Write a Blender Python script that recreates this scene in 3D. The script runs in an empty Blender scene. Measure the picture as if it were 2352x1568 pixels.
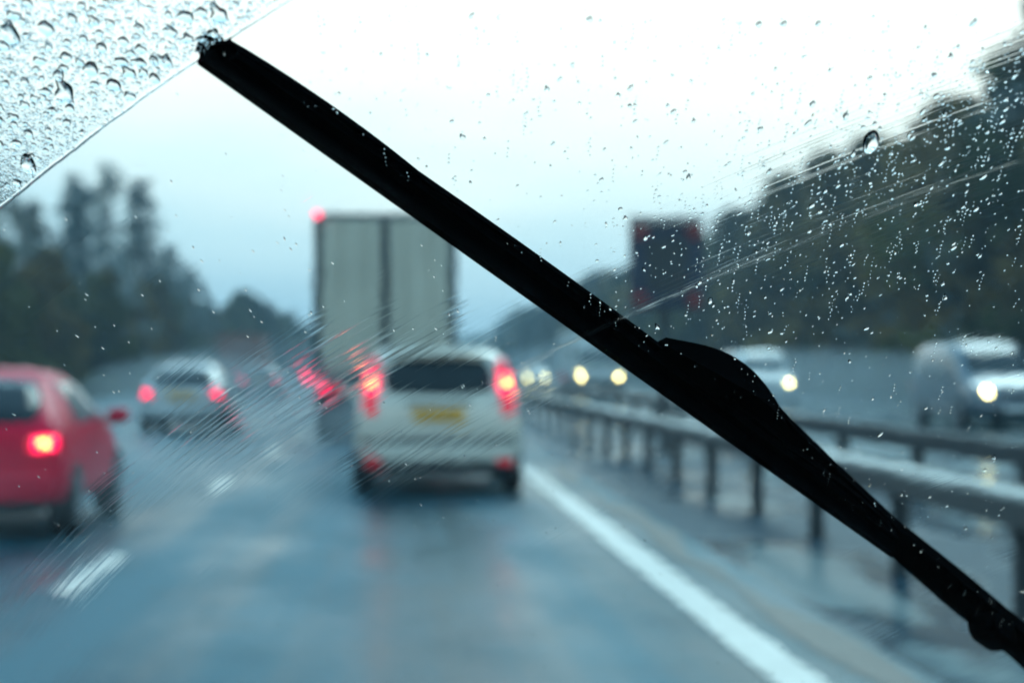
import bpy, bmesh, math, random
from mathutils import Vector, Matrix, noise
from mathutils.bvhtree import BVHTree

random.seed(7)
R = math.radians
S = bpy.context.scene
COL = S.collection

# ------------------------------------------------------------------ camera, sky, sun, exposure
W_PX, H_PX, F_PX = 2352.0, 1568.0, 4250.0
YAW, PITCH = math.atan(272 / F_PX), math.atan(57 / F_PX)
CAM_H = 1.38
GLASS_D = 0.55                                   # camera to windscreen, along the lens axis
cd = bpy.data.cameras.new("camera")
cam = bpy.data.objects.new("camera", cd)
COL.objects.link(cam)
cam.location = (0, 0, CAM_H)
cam.rotation_euler = (R(90) + PITCH, 0, -YAW)
cd.sensor_width = 36
cd.lens = 36 * F_PX / W_PX
cd.clip_start, cd.clip_end = 0.05, 4000
cd.dof.use_dof = True                            # focused on the drops on the glass
cd.dof.focus_distance = GLASS_D
cd.dof.aperture_fstop = 14.5
cd.dof.aperture_blades = 0
S.camera = cam

w = bpy.data.worlds.new("World"); S.world = w
w.use_nodes = True
nt = w.node_tree; N = nt.nodes; Lk = nt.links
N.clear()
out = N.new('ShaderNodeOutputWorld'); bg = N.new('ShaderNodeBackground')
SUN_EL, SUN_AZ = R(38), R(20)
sky = N.new('ShaderNodeTexSky'); sky.sky_type = 'NISHITA'; sky.sun_disc = False
sky.sun_elevation = SUN_EL; sky.sun_rotation = SUN_AZ; sky.air_density = 2; sky.dust_density = 6
tc = N.new('ShaderNodeTexCoord'); sx = N.new('ShaderNodeSeparateXYZ'); Lk.new(tc.outputs['Generated'], sx.inputs[0])
mp = N.new('ShaderNodeMapping'); mp.inputs['Scale'].default_value = (1.6, 1.6, 7)
Lk.new(tc.outputs['Generated'], mp.inputs[0])
cn = N.new('ShaderNodeTexNoise'); cn.inputs['Scale'].default_value = 2.2; cn.inputs['Detail'].default_value = 3
Lk.new(mp.outputs[0], cn.inputs[0])
ad = N.new('ShaderNodeMath'); ad.operation = 'MULTIPLY_ADD'; ad.inputs[1].default_value = 0.15; Lk.new(cn.outputs['Fac'], ad.inputs[0])
Lk.new(sx.outputs['Z'], ad.inputs[2])
a2 = N.new('ShaderNodeMath'); a2.operation = 'MULTIPLY_ADD'; a2.inputs[1].default_value = 0.075; Lk.new(sx.outputs['X'], a2.inputs[0]); Lk.new(ad.outputs[0], a2.inputs[2])
rp = N.new('ShaderNodeValToRGB'); Lk.new(a2.outputs[0], rp.inputs[0])
cr = rp.color_ramp
cr.elements[0].position = 0.0;  cr.elements[0].color = (0.40, 0.47, 0.53, 1)
cr.elements[1].position = 1.0;  cr.elements[1].color = (0.30, 0.50, 0.66, 1)
for p_, c_ in ((.085, (.44, .52, .575)), (.15, (.58, .61, .63)), (.215, (.92, .76, .70)), (.275, (1.10, .86, .78)), (.36, (.58, .76, .88)), (.62, (.34, .54, .69))):
    e = cr.elements.new(p_); e.color = (*c_, 1)
sc = N.new('ShaderNodeVectorMath'); sc.operation = 'SCALE'; sc.inputs['Scale'].default_value = 10.5
Lk.new(rp.outputs['Color'], sc.inputs[0])
mx = N.new('ShaderNodeMix'); mx.data_type = 'RGBA'; mx.inputs['Factor'].default_value = 0.9
Lk.new(sky.outputs[0], mx.inputs['A']); Lk.new(sc.outputs[0], mx.inputs['B'])
Lk.new(mx.outputs['Result'], bg.inputs['Color']); bg.inputs['Strength'].default_value = 0.11
Lk.new(bg.outputs[0], out.inputs['Surface'])

sl = bpy.data.lights.new("sun", 'SUN'); sl.energy = 0.6; sl.angle = R(25); sl.color = (1, 0.96, 0.9)
so = bpy.data.objects.new("sun", sl); COL.objects.link(so)
so.rotation_euler = (R(90) - SUN_EL, 0, math.pi - SUN_AZ)
so.location = (0, 30, 60)

S.view_settings.view_transform = 'Standard'; S.view_settings.look = 'None'
S.view_settings.exposure = 0.78; S.view_settings.gamma = 1
S.cycles.use_denoising = True
S.cycles.denoiser = 'OPENIMAGEDENOISE'
S.cycles.max_bounces = 12; S.cycles.transmission_bounces = 10; S.cycles.volume_bounces = 0
S.cycles.diffuse_bounces = 2; S.cycles.glossy_bounces = 3
S.cycles.caustics_reflective = False; S.cycles.caustics_refractive = False
S.cycles.volume_max_steps = 64

# ------------------------------------------------------------------ helpers
def ray(px, py):
    c = Vector(((px - W_PX / 2) / F_PX, -(py - H_PX / 2) / F_PX, -1))
    return cam.rotation_euler.to_matrix() @ c

def tag(o, label=None, cat=None, group=None, kind=None):
    if label: o['label'] = label
    if cat: o['category'] = cat
    if group: o['group'] = group
    if kind: o['kind'] = kind
    return o

def empty(name, loc=(0, 0, 0), rz=0.0):
    o = bpy.data.objects.new(name, None); COL.objects.link(o)
    o.location = loc; o.rotation_euler = (0, 0, rz); o.empty_display_size = 0.3
    return o

def copy_tree(o, parent=None):
    c = o.copy(); COL.objects.link(c); c.parent = parent
    for ch in [x for x in KIDS.get(o.name, [])]:
        k = copy_tree(ch, c)
        KIDS.setdefault(c.name, []).append(k)
    return c
KIDS = {}

def link(name, me, mat, parent=None, smooth=True):
    o = bpy.data.objects.new(name, me); COL.objects.link(o)
    if mat: me.materials.append(mat)
    if smooth:
        for p in me.polygons: p.use_smooth = True
    if parent:
        o.parent = parent
        KIDS.setdefault(parent.name, []).append(o)
    return o

class MB:
    """collects shapes, builds one mesh object"""
    def __init__(s): s.bm = bmesh.new()
    def box(s, c, d, rot=None, bev=0.0):
        r = bmesh.ops.create_cube(s.bm, size=1)
        vs = r['verts']
        bmesh.ops.scale(s.bm, vec=d, verts=vs)
        if bev > 0:
            es = list({e for v in vs for e in v.link_edges})
            rr = bmesh.ops.bevel(s.bm, geom=es, offset=bev, segments=2, affect='EDGES', profile=0.6)
            vs = list({v for f in rr['faces'] for v in f.verts} | {v for v in vs if v.is_valid})
        if rot: bmesh.ops.rotate(s.bm, verts=vs, matrix=rot.to_3x3() if len(rot) == 4 else rot)
        bmesh.ops.translate(s.bm, vec=c, verts=vs)
        return s
    def cyl(s, a, b, r0, r1=None, n=12):
        r1 = r0 if r1 is None else r1
        a, b = Vector(a), Vector(b); d = b - a
        q = d.to_track_quat('Z', 'Y').to_matrix()
        r = bmesh.ops.create_cone(s.bm, cap_ends=True, segments=n, radius1=r0, radius2=r1, depth=d.length)
        bmesh.ops.rotate(s.bm, verts=r['verts'], matrix=q)
        bmesh.ops.translate(s.bm, vec=(a + b) / 2, verts=r['verts'])
        return s
    def ball(s, c, d, n=12):
        r = bmesh.ops.create_uvsphere(s.bm, u_segments=n, v_segments=max(6, n // 2), radius=0.5)
        bmesh.ops.scale(s.bm, vec=d, verts=r['verts'])
        bmesh.ops.translate(s.bm, vec=c, verts=r['verts'])
        return s
    def lathe(s, c, prof, axis='X', n=24):
        """prof: (offset along axis, radius) pairs"""
        rings = []
        for (o_, r_) in prof:
            ring = []
            for k in range(n):
                a = 2 * math.pi * k / n
                if axis == 'X': p = (o_, r_ * math.cos(a), r_ * math.sin(a))
                elif axis == 'Y': p = (r_ * math.cos(a), o_, r_ * math.sin(a))
                else: p = (r_ * math.cos(a), r_ * math.sin(a), o_)
                ring.append(s.bm.verts.new(Vector(c) + Vector(p)))
            rings.append(ring)
        for i in range(len(rings) - 1):
            for k in range(n):
                s.bm.faces.new((rings[i][k], rings[i][(k + 1) % n], rings[i + 1][(k + 1) % n], rings[i + 1][k]))
        s.bm.faces.new(rings[0][::-1]); s.bm.faces.new(rings[-1])
        return s
    def build(s, name, mat, parent=None, smooth=False):
        bmesh.ops.recalc_face_normals(s.bm, faces=s.bm.faces)
        me = bpy.data.meshes.new(name); s.bm.to_mesh(me); s.bm.free()
        return link(name, me, mat, parent, smooth)

# ------------------------------------------------------------------ materials
def mat(name, col, rough=0.5, metal=0.0, coat=0.0, emit=None, es=0.0, var=0.0, vscale=3.0, spec=0.5):
    m = bpy.data.materials.new(name); m.use_nodes = True
    b = m.node_tree.nodes['Principled BSDF']
    b.inputs['Base Color'].default_value = (*col, 1)
    b.inputs['Roughness'].default_value = rough
    b.inputs['Metallic'].default_value = metal
    b.inputs['Coat Weight'].default_value = coat
    b.inputs['Specular IOR Level'].default_value = spec
    if emit:
        b.inputs['Emission Color'].default_value = (*emit, 1)
        b.inputs['Emission Strength'].default_value = es
    if var > 0:
        n = m.node_tree.nodes; l = m.node_tree.links
        t = n.new('ShaderNodeTexCoord'); ns = n.new('ShaderNodeTexNoise')
        ns.inputs['Scale'].default_value = vscale; ns.inputs['Detail'].default_value = 5
        l.new(t.outputs['Object'], ns.inputs['Vector'])
        mr = n.new('ShaderNodeMapRange'); mr.inputs['From Min'].default_value = 0.3; mr.inputs['From Max'].default_value = 0.7
        mr.inputs['To Min'].default_value = 1 - var; mr.inputs['To Max'].default_value = 1 + var
        l.new(ns.outputs['Fac'], mr.inputs['Value'])
        v = n.new('ShaderNodeVectorMath'); v.operation = 'SCALE'; v.inputs[0].default_value = col
        l.new(mr.outputs[0], v.inputs['Scale']); l.new(v.outputs[0], b.inputs['Base Color'])
    return m

M = {}
M['silver'] = mat('silver_paint', (0.50, 0.53, 0.53), 0.3, 0.25, 0.8, var=0.12)
M['champagne'] = mat('pale_metallic_paint', (0.68, 0.62, 0.52), 0.3, 0.1, 0.7, var=0.10)
M['red'] = mat('red_paint', (0.70, 0.0, 0.040), 0.40, 0.0, 0.16, spec=0.12, var=0.12)
M['dark'] = mat('dark_grey_paint', (0.05, 0.06, 0.075), 0.3, 0.3, 0.8)
M['greyblue'] = mat('grey_blue_paint', (0.09, 0.12, 0.15), 0.3, 0.3, 0.8, var=0.1)
M['white'] = mat('white_paint', (0.62, 0.64, 0.62), 0.35, 0, 0.5, var=0.1)
M['brown'] = mat('red_brown_tarpaulin', (0.22, 0.07, 0.045), 0.6, var=0.15, vscale=0.8)
M['trim'] = mat('black_plastic', (0.02, 0.022, 0.025), 0.55)
M['carglass'] = mat('dark_car_glass', (0.006, 0.012, 0.016), 0.06, 0, 0, spec=0.3)
M['sideglass'] = mat('pale_side_glass', (0.10, 0.13, 0.14), 0.06)
M['tyre'] = mat('tyre_rubber', (0.02, 0.02, 0.022), 0.8)
M['rim'] = mat('alloy_rim', (0.35, 0.36, 0.38), 0.35, 0.8)
M['lens_red'] = mat('red_lamp_lens', (0.40, 0.004, 0.015), 0.2, coat=0.5, emit=(1, 0.005, 0.04), es=0.5)
M['refl'] = mat('glowing_red_reflector', (0.45, 0.01, 0.02), 0.3, emit=(1, 0.02, 0.04), es=0.2)  # slight glow put in for light the reflectors throw back
M['brake'] = mat('lit_brake_lamp', (0.6, 0.01, 0.02), 0.3, emit=(1, 0.0, 0.05), es=4.2)
M['brake_core'] = mat('lit_brake_bulb', (0.9, 0.3, 0.05), 0.3, emit=(1, 0.42, 0.06), es=9)
M['tail'] = mat('lit_tail_lamp', (0.6, 0.01, 0.02), 0.3, emit=(1, 0.0, 0.06), es=5)
M['head'] = mat('lit_headlamp', (0.9, 0.85, 0.7), 0.3, emit=(1, 0.60, 0.20), es=26)
M['head_far'] = mat('lit_far_headlamp', (0.9, 0.85, 0.7), 0.3, emit=(1, 0.60, 0.20), es=26)
M['plate'] = mat('yellow_number_plate', (0.85, 0.40, 0.01), 0.4)
M['wplate'] = mat('white_number_plate', (0.7, 0.7, 0.68), 0.4)
M['char'] = mat('plate_characters', (0.02, 0.02, 0.02), 0.5)
M['door'] = mat('trailer_door_panel', (0.54, 0.48, 0.38), 0.5, var=0.12, vscale=0.9)
M['frame'] = mat('trailer_frame', (0.055, 0.065, 0.065), 0.5)
M['steel'] = mat('shade_dark_steel', (0.022, 0.030, 0.034), 0.5, 0.0, var=0.25, vscale=2.0)  # shade on the side of the barrier beam is put into this colour
M['galv'] = mat('lit_beam_top', (0.52, 0.50, 0.46), 0.4, 0.0, var=0.15, vscale=1.2)  # beam top lit from above, put in as a pale colour
M['steel_dark'] = mat('weathered_steel', (0.022, 0.032, 0.038), 0.4, 0.2, var=0.2)
M['sign'] = mat('signal_casing', (0.010, 0.020, 0.045), 0.5)
M['lantern'] = mat('red_lantern', (0.10, 0.005, 0.01), 0.3, emit=(1, 0.02, 0.05), es=0.02)
M['wiper'] = mat('wiper_rubber', (0.0012, 0.0012, 0.0014), 0.95, spec=0.0)
M['wiper_metal'] = mat('wiper_painted_metal', (0.0018, 0.0018, 0.002), 0.8, spec=0.0)
M['border'] = mat('black_ceramic_border', (0.005, 0.005, 0.006), 0.6)
M['bark'] = mat('wet_bark', (0.035, 0.030, 0.026), 0.8, var=0.3)

def leafmat(name, c1, c2):
    m = bpy.data.materials.new(name); m.use_nodes = True
    n = m.node_tree.nodes; l = m.node_tree.links; b = n['Principled BSDF']
    b.inputs['Roughness'].default_value = 0.7; b.inputs['Specular IOR Level'].default_value = 0.08
    t = n.new('ShaderNodeTexCoord'); ns = n.new('ShaderNodeTexNoise'); ns.inputs['Scale'].default_value = 0.7; ns.inputs['Detail'].default_value = 4
    oi = n.new('ShaderNodeObjectInfo')
    l.new(t.outputs['Object'], ns.inputs['Vector'])
    ad = n.new('ShaderNodeMath'); ad.operation = 'MULTIPLY_ADD'; ad.inputs[1].default_value = 0.5; ad.inputs[2].default_value = -0.25
    l.new(oi.outputs['Random'], ad.inputs[0])
    a2 = n.new('ShaderNodeMath'); a2.operation = 'ADD'; l.new(ad.outputs[0], a2.inputs[0]); l.new(ns.outputs['Fac'], a2.inputs[1])
    r = n.new('ShaderNodeValToRGB'); r.color_ramp.elements[0].position = 0.35; r.color_ramp.elements[1].position = 0.7
    r.color_ramp.elements[0].color = (*c1, 1); r.color_ramp.elements[1].color = (*c2, 1)
    l.new(a2.outputs[0], r.inputs[0]); l.new(r.outputs[0], b.inputs['Base Color'])
    return m
M['leaf_a'] = leafmat('dark_evergreen_leaves', (0.030, 0.032, 0.008), (0.115, 0.098, 0.024))
M['leaf_b'] = leafmat('brown_autumn_leaves', (0.08, 0.052, 0.015), (0.24, 0.155, 0.045))
M['leaf_c'] = leafmat('haze_paled_leaves', (0.10, 0.13, 0.13), (0.23, 0.24, 0.21))  # mist over the left trees is put into the leaf colour

# ---- road, verge
def road_material(lo=.28, hi=.55):
    m = bpy.data.materials.new('wet_asphalt'); m.use_nodes = True
    n = m.node_tree.nodes; l = m.node_tree.links; b = n['Principled BSDF']
    t = n.new('ShaderNodeTexCoord')
    # aggregate colour
    n1 = n.new('ShaderNodeTexNoise'); n1.inputs['Scale'].default_value = 1.3; n1.inputs['Detail'].default_value = 7
    l.new(t.outputs['Object'], n1.inputs['Vector'])
    r1 = n.new('ShaderNodeValToRGB'); r1.color_ramp.elements[0].color = (0.004, 0.026, 0.040, 1); r1.color_ramp.elements[1].color = (0.028, 0.115, 0.150, 1)
    r1.color_ramp.elements[0].position = 0.3; r1.color_ramp.elements[1].position = 0.7
    l.new(r1.outputs[0], b.inputs['Base Color'])
    # wheel tracks and water lying along the lanes
    mp = n.new('ShaderNodeMapping'); mp.inputs['Scale'].default_value = (1.5, 0.022, 1)
    l.new(t.outputs['Object'], mp.inputs['Vector'])
    n2 = n.new('ShaderNodeTexNoise'); n2.inputs['Scale'].default_value = 1.0; n2.inputs['Detail'].default_value = 4
    l.new(mp.outputs[0], n2.inputs['Vector'])
    mp3 = n.new('ShaderNodeMapping'); mp3.inputs['Scale'].default_value = (0.9, 0.32, 1)
    l.new(t.outputs['Object'], mp3.inputs['Vector'])
    n3 = n.new('ShaderNodeTexNoise'); n3.inputs['Scale'].default_value = 1.0; n3.inputs['Detail'].default_value = 5
    l.new(mp3.outputs[0], n3.inputs['Vector'])
    q_ = n.new('ShaderNodeMix'); q_.inputs['Factor'].default_value = .8; l.new(n1.outputs['Fac'], q_.inputs['A']); l.new(n2.outputs['Fac'], q_.inputs['B']); l.new(q_.outputs['Result'], r1.inputs[0])  # wheel tracks, with the paler sheen between them put into the colour
    r1.color_ramp.elements[0].position = 0.40; r1.color_ramp.elements[1].position = 0.60
    a = n.new('ShaderNodeMath'); a.operation = 'ADD'; l.new(n2.outputs['Fac'], a.inputs[0]); l.new(n3.outputs['Fac'], a.inputs[1])
    mr = n.new('ShaderNodeMapRange'); mr.inputs['From Min'].default_value = 0.84; mr.inputs['From Max'].default_value = 1.16
    mr.inputs['To Min'].default_value = lo; mr.inputs['To Max'].default_value = hi
    l.new(a.outputs[0], mr.inputs['Value']); l.new(mr.outputs[0], b.inputs['Roughness'])
    n4 = n.new('ShaderNodeTexNoise'); n4.inputs['Scale'].default_value = 30; n4.inputs['Detail'].default_value = 4
    l.new(t.outputs['Object'], n4.inputs['Vector'])
    bp = n.new('ShaderNodeBump'); bp.inputs['Distance'].default_value = 0.004; bp.inputs['Strength'].default_value = 0.5
    l.new(n4.outputs['Fac'], bp.inputs['Height']); l.new(bp.outputs[0], b.inputs['Normal'])
    b.inputs['Specular IOR Level'].default_value = 0.5
    b.inputs['Specular Tint'].default_value = (0.30, 0.84, 1.0, 1)
    return m
M['road'] = road_material()
M['road_opposite'] = road_material(.12, .32)

def median_material():
    m = bpy.data.materials.new('puddled_median_surface'); m.use_nodes = True
    n = m.node_tree.nodes; l = m.node_tree.links; b = n['Principled BSDF']
    t = n.new('ShaderNodeTexCoord')
    mp = n.new('ShaderNodeMapping'); mp.inputs['Scale'].default_value = (1.0, 0.33, 1); l.new(t.outputs['Object'], mp.inputs[0])
    n1 = n.new('ShaderNodeTexNoise'); n1.inputs['Scale'].default_value = 0.9; n1.inputs['Detail'].default_value = 3
    l.new(mp.outputs[0], n1.inputs['Vector'])
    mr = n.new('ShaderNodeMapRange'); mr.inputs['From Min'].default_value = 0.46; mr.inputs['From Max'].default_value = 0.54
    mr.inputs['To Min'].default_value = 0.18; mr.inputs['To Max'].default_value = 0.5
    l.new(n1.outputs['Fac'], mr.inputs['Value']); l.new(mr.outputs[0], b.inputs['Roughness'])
    r1 = n.new('ShaderNodeValToRGB'); r1.color_ramp.elements[0].color = (0.34, 0.38, 0.37, 1); r1.color_ramp.elements[1].color = (0.006, 0.050, 0.078, 1)  # pale patches: sky reflected in puddles, put into the base colour
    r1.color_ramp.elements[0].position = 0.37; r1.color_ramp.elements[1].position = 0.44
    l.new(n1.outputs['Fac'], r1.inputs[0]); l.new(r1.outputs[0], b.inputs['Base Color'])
    b.inputs['Specular IOR Level'].default_value = 0.12
    bm_ = n.new('ShaderNodeMapRange'); bm_.inputs['From Min'].default_value = 0.5; bm_.inputs['From Max'].default_value = 0.56
    bm_.inputs['To Min'].default_value = 0.0; bm_.inputs['To Max'].default_value = 0.8
    l.new(n1.outputs['Fac'], bm_.inputs['Value'])
    n4 = n.new('ShaderNodeTexNoise'); n4.inputs['Scale'].default_value = 12; l.new(t.outputs['Object'], n4.inputs['Vector'])
    bp = n.new('ShaderNodeBump'); bp.inputs['Distance'].default_value = 0.02
    l.new(bm_.outputs[0], bp.inputs['Strength'])
    l.new(n4.outputs['Fac'], bp.inputs['Height']); l.new(bp.outputs[0], b.inputs['Normal'])
    return m
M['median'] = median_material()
M['paintline'] = mat('white_road_paint', (0.92, 0.80, 0.69), 0.35, var=0.12, vscale=4)
M['grass'] = mat('verge_grass', (0.035, 0.05, 0.022), 0.85, var=0.4, vscale=0.6)
M['warm_strip'] = mat('warm_grey_strip', (0.055, 0.052, 0.046), 0.45, var=0.3, vscale=2)  # narrow strip slightly warmer in tone than the road

def sheet(name, x0, x1, y0, y1, z, m, ny=1, parent=None):
    bm = bmesh.new()
    prev = None
    for j in range(ny + 1):
        y = y0 + (y1 - y0) * j / ny
        cur = (bm.verts.new((x0, y, z)), bm.verts.new((x1, y, z)))
        if prev: bm.faces.new((prev[0], prev[1], cur[1], cur[0]))
        prev = cur
    me = bpy.data.meshes.new(name); bm.to_mesh(me); bm.free()
    return link(name, me, m, parent, False)

# ------------------------------------------------------------------ setting
tag(sheet('ground', -1500, 1500, -200, 2600, 0.0, M['grass']), kind='structure')
tag(sheet('road', -12.6, 2.35, -60, 1200, 0.02, M['road'], 40), kind='structure')
tag(sheet('road_opposite', 5.9, 21.0, -60, 1200, 0.02, M['road_opposite'], 40), kind='structure')
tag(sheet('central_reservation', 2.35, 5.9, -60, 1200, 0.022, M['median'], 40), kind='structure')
bm = bmesh.new()
def quad(bm, x0, x1, y0, y1, z):
    vs = [bm.verts.new(p) for p in ((x0, y0, z), (x1, y0, z), (x1, y1, z), (x0, y1, z))]; bm.faces.new(vs)
quad(bm, 1.63, 1.86, -60, 900, 0.028)
quad(bm, -9.3, -9.1, -60, 900, 0.028)
for X in (6.25, 17.4): quad(bm, X, X + 0.2, -60, 900, 0.028)
Y0 = F_PX * CAM_H / 474 - 1.15
for k in range(-5, 60):
    quad(bm, -2.05, -1.90, Y0 + 9 * k, Y0 + 9 * k + 2.3, 0.028)
    quad(bm, -5.68, -5.53, Y0 + 9 * k, Y0 + 9 * k + 2.3, 0.028)
    for X in (9.9, 13.6): quad(bm, X, X + 0.15, Y0 + 9 * k, Y0 + 9 * k + 2.3, 0.028)
me = bpy.data.meshes.new('road_markings'); bm.to_mesh(me); bm.free()
tag(link('road_markings', me, M['paintline'], None, False), kind='structure')
bm = bmesh.new()
prev = None
for j in range(60):
    y = 6 + j * 0.9
    a, b_ = 2.05 + 0.05 * math.sin(j * 1.3), 2.22 + 0.09 * math.sin(j * 0.7) + 0.05 * math.sin(j * 2.1)
    cur = (bm.verts.new((a, y, 0.0265)), bm.verts.new((b_, y, 0.0265)))
    if prev: bm.faces.new((prev[0], prev[1], cur[1], cur[0]))
    prev = cur
me = bpy.data.meshes.new('edge_strip'); bm.to_mesh(me); bm.free()
tag(link('edge_strip', me, M['warm_strip'], None, False), kind='structure')

def bank(name, xs, zs, y0, y1, seed):
    bm = bmesh.new(); rows = []
    ny = 130
    for j in range(ny + 1):
        y = y0 + (y1 - y0) * (j / ny) ** 1.6
        row = []
        for x, z in zip(xs, zs):
            h = noise.noise(Vector((x * 0.12, y * 0.06, seed)))
            row.append(bm.verts.new((x + 0.4 * h, y, -0.05 if z == 0 else z + 0.5 * h)))
        rows.append(row)
    for j in range(ny):
        for i in range(len(xs) - 1):
            bm.faces.new((rows[j][i], rows[j][i + 1], rows[j + 1][i + 1], rows[j + 1][i]))
    bmesh.ops.recalc_face_normals(bm, faces=bm.faces)
    me = bpy.data.meshes.new(name); bm.to_mesh(me); bm.free()
    return tag(link(name, me, M['grass'], None, True), kind='structure')
bank('embankment', [21.6, 23, 25, 28, 33, 40, 60, 90], [0, .6, 1.4, 2.4, 3.4, 4.2, 5, 0], -20, 900, 1.7)
bank('embankment_far_side', [-60, -40, -28, -20, -17, -14.5, -13.4], [0, 2.5, 2.2, 1.6, .9, .3, 0], -20, 900, 4.1)

# ------------------------------------------------------------------ trees
def crown_mesh(rng, hgt, rad, z0, n, leaf, bare=False, pointy=0.5, cone=False):
    verts, faces = [], []
    clumps = []
    for k in range(40 if not bare else 70):
        t = rng.random() ** (1.5 if cone else 0.9)
        z = z0 + (hgt - z0) * t
        env = rad * (1 - t) ** .8 if cone else rad * (math.sin(math.pi * min(1, 0.16 + 0.84 * t) ** (0.9)) ** 0.7) * (1 - pointy * t)
        a = rng.random() * 6.283; rr = env * math.sqrt(rng.random())
        clumps.append((Vector((rr * math.cos(a), rr * math.sin(a), z)), rad * rng.uniform(0.16, 0.40) * (0.62 if bare else 1)))
    for i in range(n):
        c, r_ = clumps[rng.randrange(len(clumps))]
        d = Vector((rng.gauss(0, 1), rng.gauss(0, 1), rng.gauss(0, 0.8))).normalized() * r_ * (rng.random() ** 0.45)
        p = c + d
        s_ = leaf * rng.uniform(0.5, 1.4)
        u = Vector((rng.gauss(0, 1), rng.gauss(0, 1), rng.gauss(0, 1))).normalized()
        v = u.orthogonal().normalized() * s_ * 0.6; u = u * s_
        b_ = len(verts)
        verts += [p - u, p + v, p + u, p - v]
        faces.append((b_, b_ + 1, b_ + 2, b_ + 3))
    me = bpy.data.meshes.new('crown'); me.from_pydata(verts, [], faces)
    return me, clumps

def trunk_mesh(rng, hgt, clumps, thick):
    mb = MB()
    pts = [Vector((0, 0, -0.5))]
    nseg = 6
    for k in range(1, nseg + 1):
        pts.append(Vector((rng.gauss(0, 0.12) * k * 0.5, rng.gauss(0, 0.12) * k * 0.5, hgt * 0.88 * k / nseg)))
    for k in range(nseg):
        mb.cyl(pts[k], pts[k + 1], thick * (1 - k / nseg * 0.85), thick * (1 - (k + 1) / nseg * 0.85), 8)
    for c, r_ in clumps[:22]:
        t = max(0.12, min(0.9, (c.z - 0.22 * hgt) / (hgt * 0.88)))
        i = min(nseg - 1, int(t * nseg)); a = pts[i].lerp(pts[i + 1], t * nseg - i)
        m_ = a.lerp(c, 0.55) + Vector((0, 0, 0.25))
        mb.cyl(a, m_, thick * 0.35, thick * 0.2, 5); mb.cyl(m_, c, thick * 0.2, thick * 0.05, 5)
        for q in range(5):
            e_ = c + Vector((rng.gauss(0, 1), rng.gauss(0, 1), abs(rng.gauss(0, 1)))).normalized() * r_ * 1.15
            mb.cyl(c.lerp(m_, 0.3), e_, thick * 0.06, thick * 0.015, 4)
    return mb

def make_tree(kind, seed):
    rng = random.Random(seed)
    if kind == 'dense':
        h = 11.5; me, cl = crown_mesh(rng, h, 4.4, 0.3, 4600, 0.42, pointy=0.35)
    elif kind == 'brown':
        h = 12.5; me, cl = crown_mesh(rng, h, 3.8, 0.6, 3600, 0.40, pointy=0.45)
    elif kind == 'slim':
        h = 12.0; me, cl = crown_mesh(rng, h, 3.0, 0.8, 2300, 0.13, True, cone=True)
    else:
        h = 9.0; me, cl = crown_mesh(rng, h, 3.4, 0.4, 2600, 0.13, True, pointy=0.4)
    root = empty('tree', (0, -100, 0))
    trunk_mesh(rng, h, cl, 0.2 if kind != 'slim' else 0.15).build('trunk', M['bark'], root)
    link('crown', me, {'dense': M['leaf_a'], 'brown': M['leaf_b'], 'slim': M['leaf_c'], 'low': M['leaf_c']}[kind], root, False)
    return root
PROTO = {'dense': [make_tree('dense', 1), make_tree('dense', 2), make_tree('dense', 3)],
         'brown': [make_tree('brown', 11), make_tree('brown', 12)],
         'slim': [make_tree('slim', 21), make_tree('slim', 22)],
         'low': [make_tree('low', 31), make_tree('low', 32)]}
USED = set()
def place_tree(kind, x, y, z, s, label, group, rng):
    i = rng.randrange(len(PROTO[kind])); p = PROTO[kind][i]
    if (kind, i) in USED: o = copy_tree(p)
    else: o = p; USED.add((kind, i))
    o.location = (x, y, z); o.rotation_euler = (0, 0, rng.random() * 6.28); wx = 1.22 if x > 0 else 1; o.scale = (s * wx * rng.uniform(.9, 1.1), s * wx * rng.uniform(.9, 1.1), s)
    tag(o, label, 'tree', group)
    return o
rng = random.Random(5)
LBL_R = {'dense': 'dark evergreen tree in the wood on the bank beyond the oncoming traffic',
         'brown': 'brown autumn tree in the wood on the bank beyond the oncoming traffic',
         'low': 'grey green bushy tree in the wood on the bank beyond the oncoming traffic'}
# right-hand wood: edge row
y = 44.0
while y < 420:
    k = rng.choice(['dense', 'dense', 'brown', 'brown', 'low'])
    place_tree(k, 24.5 + rng.uniform(-1, 1.6), y, 0.8, rng.uniform(.88, .98) * (1.14 if k == 'low' else 1) * (1.30 if y < 66 else 1.12 if y < 73 else .94), LBL_R[k], 'trees on the bank beyond the oncoming traffic', rng)
    y += rng.uniform(2.4, 3.8) * (1 + y / 260)
y = 52.0
while y < 420:
    k = rng.choice(['dense', 'brown', 'dense'])
    place_tree(k, 30 + rng.uniform(-1.5, 2.5), y, 2.2, rng.uniform(.80, .95), LBL_R[k], 'trees on the bank beyond the oncoming traffic', rng)
    y += rng.uniform(6, 9) * (1 + y / 220)
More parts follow.
